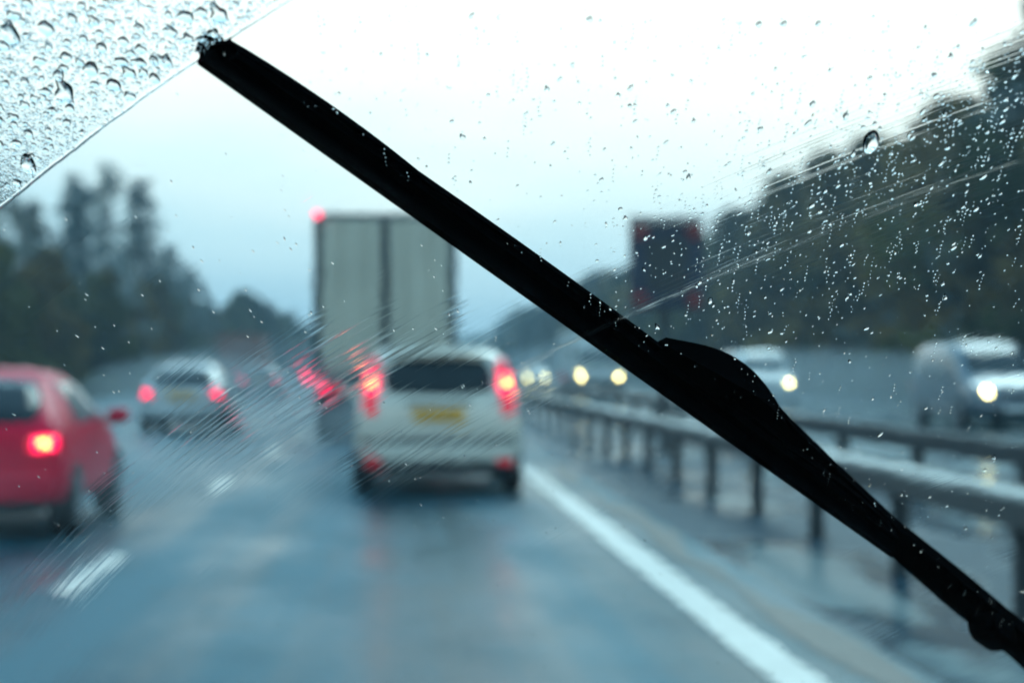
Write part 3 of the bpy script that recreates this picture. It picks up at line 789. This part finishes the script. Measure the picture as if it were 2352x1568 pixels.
def glass_material():
    m = bpy.data.materials.new('wet_windscreen_glass'); m.use_nodes = True
    n = m.node_tree.nodes; l = m.node_tree.links; n.clear()
    out = n.new('ShaderNodeOutputMaterial'); g = n.new('ShaderNodeBsdfGlass')
    g.inputs['IOR'].default_value = 1.45; g.inputs['Roughness'].default_value = 0.0; g.inputs['Color'].default_value = (0.79, 0.955, 0.995, 1)
    l.new(g.outputs[0], out.inputs['Surface'])
    def math_(op, a=None, b=None, c=None):
        k = n.new('ShaderNodeMath'); k.operation = op
        for i, v in enumerate((a, b, c)):
            if v is None: continue
            if isinstance(v, (int, float)): k.inputs[i].default_value = v
            else: l.new(v, k.inputs[i])
        return k.outputs[0]
    def comb(x, y, z=0.0):
        c = n.new('ShaderNodeCombineXYZ')
        for i, v in enumerate((x, y, z)):
            if isinstance(v, (int, float)): c.inputs[i].default_value = v
            else: l.new(v, c.inputs[i])
        return c.outputs[0]
    def noise_(vec, scale=1.0, detail=2.0, rough=.5):
        k = n.new('ShaderNodeTexNoise'); k.inputs['Scale'].default_value = scale; k.inputs['Detail'].default_value = detail; k.inputs['Roughness'].default_value = rough
        l.new(vec, k.inputs['Vector']); return k.outputs['Fac']
    def rng_(v, a, b, c, d):
        k = n.new('ShaderNodeMapRange'); k.interpolation_type = 'SMOOTHSTEP'
        k.inputs['From Min'].default_value = a; k.inputs['From Max'].default_value = b; k.inputs['To Min'].default_value = c; k.inputs['To Max'].default_value = d
        l.new(v, k.inputs['Value']); return k.outputs[0]
    t = n.new('ShaderNodeTexCoord'); s = n.new('ShaderNodeSeparateXYZ'); l.new(t.outputs['Object'], s.inputs[0])
    dx = math_('SUBTRACT', s.outputs[0], PIV.x); dy = math_('SUBTRACT', s.outputs[1], PIV.y)
    r = math_('SQRT', math_('ADD', math_('MULTIPLY', dx, dx), math_('MULTIPLY', dy, dy)))
    th = math_('ARCTAN2', dy, dx)
    r0 = r; r = math_('ADD', r, math_('MULTIPLY', noise_(comb(math_('MULTIPLY', th, 70), math_('MULTIPLY', r, 30)), 1, 4, .7), .0012)); r = math_('SUBTRACT', r, .0006)
    inside = rng_(r, R_TIP - .0008, R_TIP, 1.0, 0.0)
    outer = math_('LESS_THAN', s.outputs[2], -TH * .6)
    r1_ = r; r = r0
    # wiper streaks: fine grooves of water along the wiper's arc, in patches
    fine = noise_(comb(math_('MULTIPLY', r, 900), math_('MULTIPLY', th, 3.2)), 1, 3, .6)
    wide = noise_(comb(math_('MULTIPLY', r, 150), math_('MULTIPLY', th, 3.0), 7.0), 1, 2)
    patch1 = rng_(noise_(comb(math_('MULTIPLY', r, 26), math_('MULTIPLY', th, 5.5), 2.0), 1, 2), .44, .66, .10, 1.0)
    thin = rng_(fine, .50, .72, 0, 1)
    # where the photographed glass is streakiest: a broad arc through the middle of the view
    mid = math_('MULTIPLY', rng_(r, .745, .79, 0, 1), rng_(r, .835, .90, 1, .12))
    amp = math_('MULTIPLY', patch1, math_('ADD', math_('MULTIPLY', mid, rng_(th, 2.38, 2.52, 1, .4)), .11))
    hs = math_('MULTIPLY', math_('ADD', thin, math_('MULTIPLY', wide, .35)), math_('MULTIPLY', amp, inside))
    # gentle sheet of water everywhere
    film = noise_(comb(math_('MULTIPLY', s.outputs[0], 60), math_('MULTIPLY', s.outputs[1], 40)), 1, 2)
    # mottled film where the wiper has not been
    wetout = math_('MULTIPLY', noise_(comb(math_('MULTIPLY', s.outputs[0], 420), math_('MULTIPLY', s.outputs[1], 300)), 1, 3), math_('SUBTRACT', 1.0, inside))
    h = math_('ADD', math_('MULTIPLY', hs, STREAK), math_('ADD', math_('MULTIPLY', film, .00002), math_('MULTIPLY', wetout, .00009)))
    # ridge of water left at the end of the sweep
    e1 = math_('ABSOLUTE', math_('SUBTRACT', r1_, R_TIP)); rid = math_('MULTIPLY', rng_(e1, 0, .0006, 1, 0), .00004)
    h = math_('ADD', h, rid)
    h = math_('MULTIPLY', h, outer)
    bp = n.new('ShaderNodeBump'); bp.inputs['Strength'].default_value = 1.0; bp.inputs['Distance'].default_value = 1.0
    l.new(h, bp.inputs['Height']); l.new(bp.outputs[0], g.inputs['Normal'])
    # smeared grease arc on the right
    a1 = math_('ABSOLUTE', math_('SUBTRACT', r, 1.142 * K))
    wob = math_('MULTIPLY', noise_(comb(math_('MULTIPLY', r, 300), math_('MULTIPLY', th, 14), 4.0), 1, 3), .006)
    sm = math_('MULTIPLY', rng_(math_('ADD', a1, wob), .0030, .0058, 1, 0), rng_(th, 2.26, 2.34, 1, 0))
    sm = math_('MULTIPLY', sm, math_('MULTIPLY', outer, inside))
    sm = math_('MULTIPLY', sm, rng_(noise_(comb(math_('MULTIPLY', r, 1400), math_('MULTIPLY', th, 60), 9.0), 1, 3, .7), .38, .62, .15, 1))
    rr = math_('ADD', math_('MULTIPLY', sm, .22), math_('MULTIPLY', math_('MULTIPLY', thin, amp), math_('MULTIPLY', outer, .10)))
    l.new(rr, g.inputs['Roughness'])
    return m
STREAK = .0000088
M['pane'] = glass_material()
ws = empty('windscreen', G0); tag(ws, 'rain spotted car windscreen filling the view, with a wiped arc and streaks', 'windscreen')
def on_plane(o, parent=True):
    o.matrix_world = GM.copy()
bm = bmesh.new()
NU, NV = 24, 16; UW, VW0, VW1 = .70, -.46, .42
def pane_uv(i, j):
    v = VW0 + (VW1 - VW0) * j / NV; wd = UW * (1 - .12 * (v - VW0) / (VW1 - VW0))
    return (-wd + 2 * wd * i / NU, v)
g1 = [[bm.verts.new((*pane_uv(i, j), 0)) for i in range(NU + 1)] for j in range(NV + 1)]
g2 = [[bm.verts.new((*pane_uv(i, j), -TH)) for i in range(NU + 1)] for j in range(NV + 1)]
for j in range(NV):
    for i in range(NU):
        bm.faces.new((g1[j][i], g1[j][i + 1], g1[j + 1][i + 1], g1[j + 1][i])); bm.faces.new((g2[j][i], g2[j + 1][i], g2[j + 1][i + 1], g2[j][i + 1]))
for j in range(NV):
    for i in (0, NU): bm.faces.new((g1[j][i], g1[j + 1][i], g2[j + 1][i], g2[j][i]))
for i in range(NU):
    for j in (0, NV): bm.faces.new((g1[j][i], g1[j][i + 1], g2[j][i + 1], g2[j][i]))
bmesh.ops.recalc_face_normals(bm, faces=bm.faces)
me = bpy.data.meshes.new('glass_pane'); bm.to_mesh(me); bm.free()
pane = link('glass_pane', me, M['pane'], None, False)
pane.parent = ws; pane.matrix_parent_inverse = Matrix.Identity(4)
pane.matrix_local = Matrix.Translation(-G0) @ GM
fr = MB()
for (c, d) in (((0, VW0 - .025, -TH / 2), (2 * UW + .1, .05, .012)), ((0, VW1 + .025, -TH / 2), (2 * UW * .88 + .1, .05, .012))):
    fr.box(c, d)
for s in (-1, 1):
    a = Vector((s * UW, VW0, 0)); b_ = Vector((s * UW * .88, VW1, 0)); d_ = b_ - a
    ang = math.atan2(d_.y, d_.x) - math.pi / 2
    fr.box((a + b_) / 2 + Vector((s * .026, 0, -TH / 2)), (.05, d_.length, .011), Matrix.Rotation(ang, 3, 'Z'))
fo = fr.build('border', M['border'], None); fo.parent = ws; fo.matrix_local = Matrix.Translation(-G0) @ GM

db = bmesh.new(); prev = None
for (yy, zz) in ((-.02, .70), (.10, .98), (.16, 1.045), (.28, 1.07), (.55, 1.075), (.80, 1.05), (.93, 1.02), (.93, .70)):
    cur = [db.verts.new((xx, yy, zz - .02 * abs(xx))) for xx in (-.72, -.4, 0, .4, .72)]
    if prev:
        for i in range(4): db.faces.new((prev[i], prev[i + 1], cur[i + 1], cur[i]))
    prev = cur
bmesh.ops.recalc_face_normals(db, faces=db.faces)
me = bpy.data.meshes.new('dashboard'); db.to_mesh(me); db.free()
M['dash'] = mat('dark_dashboard_plastic', (0.012, 0.012, 0.013), 0.8, spec=0.2)
dbo = link('dashboard', me, M['dash']); tag(dbo, 'dark dashboard top under the windscreen, reflected faintly in the glass', 'dashboard')

cb = bmesh.new(); prev = None
for (yy, zz) in ((.98, .99), (1.06, 1.015), (1.35, .985), (1.75, .92), (2.05, .83), (2.2, .72), (2.24, .55)):
    cur = [cb.verts.new((xx, yy - .14 * xx * xx, zz - .07 * xx * xx)) for xx in (-.82, -.6, -.3, 0, .3, .6, .82)]
    if prev:
        for i in range(6): cb.faces.new((prev[i], prev[i + 1], cur[i + 1], cur[i]))
    prev = cur
bmesh.ops.recalc_face_normals(cb, faces=cb.faces)
me = bpy.data.meshes.new('car_bonnet'); cb.to_mesh(me); cb.free()
M['bonnet'] = mat('dark_blue_black_paint', (0.008, 0.011, 0.018), 0.5, spec=0.25)
tag(link('car_bonnet', me, M['bonnet']), 'dark bonnet in front of the windscreen, below the view', 'bonnet')

# ---- wiper (local frame: x along the blade from tip to heel, y across, z = away from the glass)
WT, WH = on_glass(462, 130, TH), on_glass(2050, 1262, TH)
wd_ = (WH - WT); WL = wd_.length; wd_.normalize()
xw = gu * wd_.x + gv * wd_.y; zw = -gn; yw = zw.cross(xw)
WO = G0 - gn * TH + gu * WT.x + gv * WT.y
WM = Matrix(((xw.x, yw.x, zw.x, WO.x), (xw.y, yw.y, zw.y, WO.y), (xw.z, yw.z, zw.z, WO.z), (0, 0, 0, 1)))
wr = bpy.data.objects.new('windscreen_wiper', None); COL.objects.link(wr); wr.matrix_world = WM; wr.empty_display_size = .05
tag(wr, 'black wiper lying diagonally across the wet windscreen', 'wiper')
def ribbon(path, name, m, parent):
    """path: list of (x, y, z, width, height) box sections"""
    bm = bmesh.new(); rings = []
    for (x, y, z, wdt, hgt) in path:
        rings.append([bm.verts.new(p) for p in ((x, y - wdt / 2, z - hgt / 2), (x, y + wdt / 2, z - hgt / 2), (x, y + wdt * .38, z + hgt / 2), (x, y - wdt * .38, z + hgt / 2))])
    for j in range(len(rings) - 1):
        for i in range(4): bm.faces.new((rings[j][i], rings[j][(i + 1) % 4], rings[j + 1][(i + 1) % 4], rings[j + 1][i]))
    bm.faces.new(rings[0]); bm.faces.new(rings[-1])
    bmesh.ops.recalc_face_normals(bm, faces=bm.faces)
    me = bpy.data.meshes.new(name); bm.to_mesh(me); bm.free()
    return link(name, me, m, parent, False)
NS = 40
MID = .60 * WL
ribbon([(WL * k / NS, 0, .0036, .0022, .0068) for k in range(NS + 1)], 'rubber_lip', M['wiper'], wr)
ribbon([(WL * k / NS, 0, .0084, .0078 * (.75 + .25 * min(1, 6 * min(k, NS - k) / NS)), .0042) for k in range(NS + 1)], 'blade', M['wiper'], wr)
def arch(x0, x1, z0, z1, wdt, t=.0035, n=14):
    return [(x0 + (x1 - x0) * k / n, 0, z0 + (z1 - z0) * math.sin(math.pi * k / n) ** .6, wdt * (.7 + .5 * math.sin(math.pi * k / n)), t) for k in range(n + 1)]
ribbon(arch(.10 * WL, .98 * WL, .0102, .0128, .008, .003), 'bridge', M['wiper_metal'], wr)
for (a, b_) in ((.02, .30), (.74, .99)):
    ribbon(arch(a * WL, b_ * WL, .0102, .0116, .008, .003), 'yoke', M['wiper_metal'], wr)
def to_w(px, py, h):
    q = on_glass(px, py, TH + h); p = G0 - gn * (TH + h) + gu * q.x + gv * q.y
    return WM.inverted() @ p
q = to_w(1668, 868, .017)
hx = q.x
arm_a, arm_b = to_w(1690, 868, .022), to_w(1881, 1052, .022)
HK = []
for k in range(19):
    t_ = k / 18; x_ = hx - .036 + .078 * t_
    ya = arm_a.y + (arm_b.y - arm_a.y) * (x_ - arm_a.x) / (arm_b.x - arm_a.x)
    HK.append((x_, q.y * (1 - t_ ** 2) + ya * t_ ** 2, .0130 + .0085 * t_, .006 + .011 * math.sin(math.pi * t_ ** .9) ** 1.2, .004 + .009 * math.sin(math.pi * t_ ** .85) ** 1.3))
ribbon(HK, 'hook', M['wiper_metal'], wr)
# arm: from the hook past the heel of the blade to the hinge, out of the view at the lower right
def to_w(px, py, h):
    q = on_glass(px, py, TH + h); p = G0 - gn * (TH + h) + gu * q.x + gv * q.y
    return WM.inverted() @ p
A = [to_w(1690, 868, .022), to_w(1790, 970, .022), to_w(1881, 1052, .022), to_w(2033, 1198, .022), to_w(2191, 1330, .022), to_w(2299, 1420, .022), to_w(2352, 1462, .022), to_w(2560, 1640, .022)]
ribbon([(p.x, p.y, p.z, wq, hq) for p, wq, hq in zip(A, (.014, .012, .0105, .0115, .0135, .014, .014, .020), (.005, .005, .005, .006, .008, .008, .008, .012))], 'arm', M['wiper_metal'], wr)
hb = MB(); q = to_w(2275, 1428, .015); hb.box((q.x, q.y, q.z), (.020, .013, .012), bev=.004); hb.build('hinge', M['wiper_metal'], wr)

# ---- water drops
def water_material():
    m = bpy.data.materials.new('clear_water'); m.use_nodes = True
    n = m.node_tree.nodes; l = m.node_tree.links; n.clear()
    out = n.new('ShaderNodeOutputMaterial'); g = n.new('ShaderNodeBsdfGlass'); g.inputs['IOR'].default_value = 1.33; g.inputs['Roughness'].default_value = 0
    l.new(g.outputs[0], out.inputs['Surface']); return m
M['water'] = water_material()
def contact_material():
    # where water touches the glass: light going out passes, light bounced back inside the drop is led away in the pane
    m = bpy.data.materials.new('water_on_glass_contact'); m.use_nodes = True
    n = m.node_tree.nodes; l = m.node_tree.links; n.clear()
    out = n.new('ShaderNodeOutputMaterial'); g = n.new('ShaderNodeBsdfGlass'); g.inputs['IOR'].default_value = 1.33; g.inputs['Roughness'].default_value = 0
    d = n.new('ShaderNodeBsdfDiffuse'); d.inputs['Color'].default_value = (.004, .006, .012, 1)
    ge = n.new('ShaderNodeNewGeometry'); mx = n.new('ShaderNodeMixShader')
    l.new(ge.outputs['Backfacing'], mx.inputs[0]); l.new(g.outputs[0], mx.inputs[1]); l.new(d.outputs[0], mx.inputs[2]); l.new(mx.outputs[0], out.inputs['Surface'])
    return m
M['contact'] = contact_material()
def drop_geo(rng, w_, h_, t_, irr, nseg=14, nr=4, tilt=0.0):
    """lens of water, flat side at z=0, dome towards -z; w_,h_ = half sizes, t_ = thickness"""
    ph = [rng.uniform(0, 6.28) for _ in range(4)]; am = [rng.uniform(0, irr) for _ in range(4)]
    verts, faces = [], []
    for j in range(nr):
        s = (1 - j / nr); z = -t_ * max(0, 1 - s * s) ** .8 if j else 0
        for k in range(nseg):
            a = 2 * math.pi * k / nseg
            f = 1 + sum(am[q] * math.sin((q + 1) * a + ph[q]) for q in range(4)) * (0.4 + 0.6 * s)
            x, y = w_ * s * f * math.cos(a), h_ * s * f * math.sin(a) - (1 - s) * h_ * .18
            verts.append((x * math.cos(tilt) - y * math.sin(tilt), x * math.sin(tilt) + y * math.cos(tilt), z))
    apex = len(verts); verts.append((0, -h_ * .18, -t_))
    cen = len(verts); verts.append((0, 0, 0))
    for j in range(nr - 1):
        for k in range(nseg):
            a, b_ = j * nseg + k, j * nseg + (k + 1) % nseg
            faces.append((a, b_, b_ + nseg, a + nseg))
    for k in range(nseg):
        a = (nr - 1) * nseg + k; b_ = (nr - 1) * nseg + (k + 1) % nseg
        faces.append((a, b_, apex)); faces.append(((k + 1) % nseg, k, cen))
    return verts, faces
ZD = -TH - .00006
rd = random.Random(99)
LIB = []
for k in range(14):
    v_, f_ = drop_geo(rd, .5, .5 * rd.uniform(1.0, 1.3), rd.uniform(.22, .31), .09 if k < 9 else .2, 20, 6)
    me = bpy.data.meshes.new('water_drop'); me.from_pydata(v_, [], f_); me.materials.append(M['water']); me.materials.append(M['contact'])
    for i, p in enumerate(me.polygons): p.use_smooth = len(p.vertices) == 4 or (0 not in ())
    bmq = bmesh.new(); bmq.from_mesh(me); bmesh.ops.recalc_face_normals(bmq, faces=bmq.faces)
    for f in bmq.faces: f.smooth = not all(abs(v.co.z) < 1e-9 for v in f.verts); f.material_index = 0 if f.smooth else 1
    for e_ in bmq.edges:
        if len(e_.link_faces) == 2 and e_.link_faces[0].smooth != e_.link_faces[1].smooth: e_.smooth = False
    bmq.to_mesh(me); bmq.free()
    LIB.append(me)
NB = [0]
def big_drop(uv, wmm, asp, label, group, which=None, rot=0.0):
    o = bpy.data.objects.new('water_drop', LIB[rd.randrange(len(LIB)) if which is None else which]); COL.objects.link(o)
    s = wmm / 1000
    o.matrix_world = GM @ Matrix.Translation((uv.x, uv.y, ZD)) @ Matrix.Rotation(rot, 4, 'Z') @ Matrix.Diagonal((s, s * asp, s, 1))
    tag(o, label, 'water drop', group); NB[0] += 1
PLACED = []
def free(uv, r_):
    for (p, q) in PLACED:
        if (p - uv).length < (q + r_) * .62: return False
    PLACED.append((uv, r_)); return True
# a few one can point to
for (px, py, wm, asp, lab, wh) in [
        (28, 68, 4.0, 2.0, 'large bent water drop nearest the top left corner of the glass', 12),
        (150, 196, 4.6, 2.0, 'largest water drop in the unwiped patch, midway down the left top corner', 11),
        (1998, 312, 4.2, 1.7, 'largest lone water drop on the sky above the right hand trees', 2),
        (505, 18, 4.4, 1.3, 'wide flat water drop at the top edge just left of the wiper tip', 10),
        (68, 362, 4.0, 1.7, 'large round water drop low in the unwiped corner by the left edge', 4),
        (530, 105, 3.4, 1.5, 'bright water drop right over the blurred tip of the wiper', 5)]:
    uv = on_glass(px, py); big_drop(uv, wm, asp, lab, 'separate large water drops', wh); PLACED.append((uv, wm / 1000))
C1 = 'clear water drop among many in the unwiped top left corner of the glass'
tries = 0; n1 = 0
while n1 < 200 and tries < 9000:
    tries += 1
    px, py = rd.uniform(-15, 660), rd.uniform(-15, 470)
    uv = on_glass(px, py)
    if (uv - PIV).length < R_TIP + .0022: continue
    wm = rd.choice([1.3, 1.6, 1.9, 2.2, 2.6, 3.0, 3.4]) * rd.uniform(.9, 1.15) if n1 < 110 else rd.uniform(.9, 1.5)
    if not free(uv, wm / 1000 * .8): continue
    big_drop(uv, wm, rd.uniform(.9, 1.35), C1, 'water drops in the unwiped corner', rot=rd.uniform(-.3, .3)); n1 += 1
C2 = 'small bright water drop among many on the glass above the right half of the wiper'
n2 = 0
def wiper_y(px): return 85 + (px - 430) * .734
def right_density(px, py):
    uv = on_glass(px, py); r_ = (uv - PIV).length
    if r_ > R_TIP or py > wiper_y(px) - 35: return 0, uv
    ra = 1.142 * K
    a = math.exp(-((r_ - ra - .022) / .030) ** 2) if r_ > ra - .01 else math.exp(-((r_ - ra + .01) / .035) ** 2) * .75
    a *= max(0.12, min(1, (px - 1250) / 500))
    return max(.17, a), uv
while n2 < 90:
    px, py = rd.uniform(1000, 2352), rd.uniform(10, 1400)
    dns, uv = right_density(px, py)
    if rd.random() > dns or not free(uv, .0012): continue
    big_drop(uv, rd.uniform(.8, 1.45), rd.uniform(1.2, 2.0), C2, 'water drops over the right half', rot=rd.uniform(-.5, .2)); n2 += 1
# the rest of the drops, too fine to count
V, Fc = [], []
def fine(uv, wmm, asp, thick, tilt, irr=.16, nseg=9, nr=3):
    v_, f_ = drop_geo(rd, wmm / 2000, wmm / 2000 * asp, wmm / 1000 * thick, irr, nseg, nr, tilt)
    b_ = len(V); V.extend((x + uv.x, y + uv.y, z + ZD) for x, y, z in v_); Fc.extend(tuple(i + b_ for i in f) for f in f_)
k = 0
while k < 2300:
    px, py = rd.uniform(-15, 680), rd.uniform(-15, 470); uv = on_glass(px, py)
    if (uv - PIV).length < R_TIP + .0012: continue
    if rd.random() > .45 + .55 * min(1, max(0, (300 - px) / 300)) * min(1, py / 250): continue
    wm = rd.uniform(.28, .85)
    if not free(uv, wm / 1000 * .55) and rd.random() < .8: continue
    fine(uv, wm, rd.uniform(1.1, 1.7), rd.uniform(.22, .36), rd.uniform(-.3, .3)); k += 1
k = 0
while k < 1900:
    px, py = rd.uniform(700, 2352), rd.uniform(0, 1560); dns, uv = right_density(px, py)
    if rd.random() > dns: continue
    fine(uv, rd.uniform(.26, .72) * (.8 if rd.random() < .7 else 1.2), rd.uniform(1.0, 2.4), rd.uniform(.2, .36), rd.uniform(-.7, .4), .25); k += 1
    if rd.random() < .12:                                 # short vertical trains of droplets
        for q in range(rd.randint(1, 4)):
            fine(uv - Vector((rd.uniform(-.0003, .0003), .0016 * (q + 1))), rd.uniform(.3, .6), 1.6, .3, 0, .2)
k = 0
while k < 330:
    px, py = rd.uniform(0, 2000), rd.uniform(200, 1568)
    if py < wiper_y(px) + 40: continue
    uv = on_glass(px, py)
    if (uv - PIV).length > R_TIP - .002: continue
    fine(uv, rd.uniform(.28, .60), rd.uniform(1.6, 3.4), .16, rd.uniform(.1, .6), .15); k += 1
k = 0
while k < 3600:                                           # unwiped glass above and to the left, beyond the view
    uv = Vector((rd.uniform(-.64, .30), rd.uniform(-.44, .40)))
    if (uv - PIV).length < R_TIP + .0012 or (uv.x > -.21 and uv.y < .145 and uv.y > .05) or (uv.x > -.12 and uv.y < .146 and uv.y > -.3 and uv.x < .3): continue
    fine(uv, rd.choice((.5, .8, 1.2, 1.8, 2.4)) * rd.uniform(.8, 1.1), rd.uniform(1.0, 1.5), .26, rd.uniform(-.3, .3), .14, 8, 2); k += 1
for k in range(150):                                      # stray beads along the end of the sweep
    a_ = rd.uniform(1.95, 2.55); rr_ = R_TIP + abs(rd.gauss(0, .0006))
    fine(PIV + Vector((rr_ * math.cos(a_), rr_ * math.sin(a_))), rd.uniform(.3, .9), rd.uniform(.8, 1.6), .26, rd.uniform(-.4, .4), .3)
me = bpy.data.meshes.new('fine_droplets'); me.from_pydata(V, [], Fc)
bmq = bmesh.new(); bmq.from_mesh(me); bmesh.ops.recalc_face_normals(bmq, faces=bmq.faces)
me.materials.append(M['water']); me.materials.append(M['contact'])
for f in bmq.faces: f.smooth = not all(abs(v.co.z - ZD) < 1e-7 for v in f.verts); f.material_index = 0 if f.smooth else 1
for e_ in bmq.edges:
    if len(e_.link_faces) == 2 and e_.link_faces[0].smooth != e_.link_faces[1].smooth: e_.smooth = False
bmq.to_mesh(me); bmq.free()
fd = link('fine_droplets', me, None, None, False); fd.matrix_world = GM
tag(fd, 'spray of tiny water droplets scattered over the windscreen', 'droplets', kind='stuff')

# ------------------------------------------------------------------ haze
HAZE = 0.0011
mb = MB(); mb.box((20, 340, 9.8), (620, 760, 21.6))
hz = mb.build('haze', None); tag(hz, 'pale blue rain haze over the whole motorway', 'haze', kind='stuff')
m = bpy.data.materials.new('rain_haze'); m.use_nodes = True; n = m.node_tree.nodes; n.clear()
o_ = n.new('ShaderNodeOutputMaterial'); pv = n.new('ShaderNodeVolumePrincipled'); m.node_tree.links.new(pv.outputs[0], o_.inputs['Volume'])
pv.inputs['Density'].default_value = HAZE; pv.inputs['Color'].default_value = (0.62, 0.86, 1.0, 1); pv.inputs['Anisotropy'].default_value = 0.2
hz.data.materials.append(m)

def spray(c, d, dens, label):
    o = MB().ball(c, d, 24).build('spray', None, None, True)
    m = bpy.data.materials.new('tyre_spray'); m.use_nodes = True; n = m.node_tree.nodes; n.clear()
    q_ = n.new('ShaderNodeOutputMaterial'); v_ = n.new('ShaderNodeVolumePrincipled'); m.node_tree.links.new(v_.outputs[0], q_.inputs['Volume'])
    v_.inputs['Density'].default_value = dens; v_.inputs['Color'].default_value = (0.80, 0.93, 1.0, 1); v_.inputs['Anisotropy'].default_value = 0.2
    o.data.materials.append(m); tag(o, label, 'spray', kind='stuff')
spray((-.1, 38, 1.0), (4.6, 16, 2.2), .045, 'mist of spray round the wheels of the lorry')
spray((-4.6, 44, .8), (5.0, 18, 1.8), .035, 'mist of spray around the silver car')
spray((-6.0, 86, 1.4), (8.0, 40, 2.6), .006, 'mist of spray trailing from the distant traffic on the left')
spray((11.6, 50, .9), (7.0, 26, 2.0), .035, 'mist of spray round the oncoming people carriers')
spray((9.5, 92, 1.4), (9.0, 50, 2.6), .012, 'mist of spray round the distant oncoming traffic')
spray((.5, 23, .5), (3.4, 9, 1.2), .06, 'mist of spray low round the wheels of the estate car')
spray((-3.4, 17, .45), (3.0, 8, 1.1), .06, 'mist of spray low round the wheels of the red car')
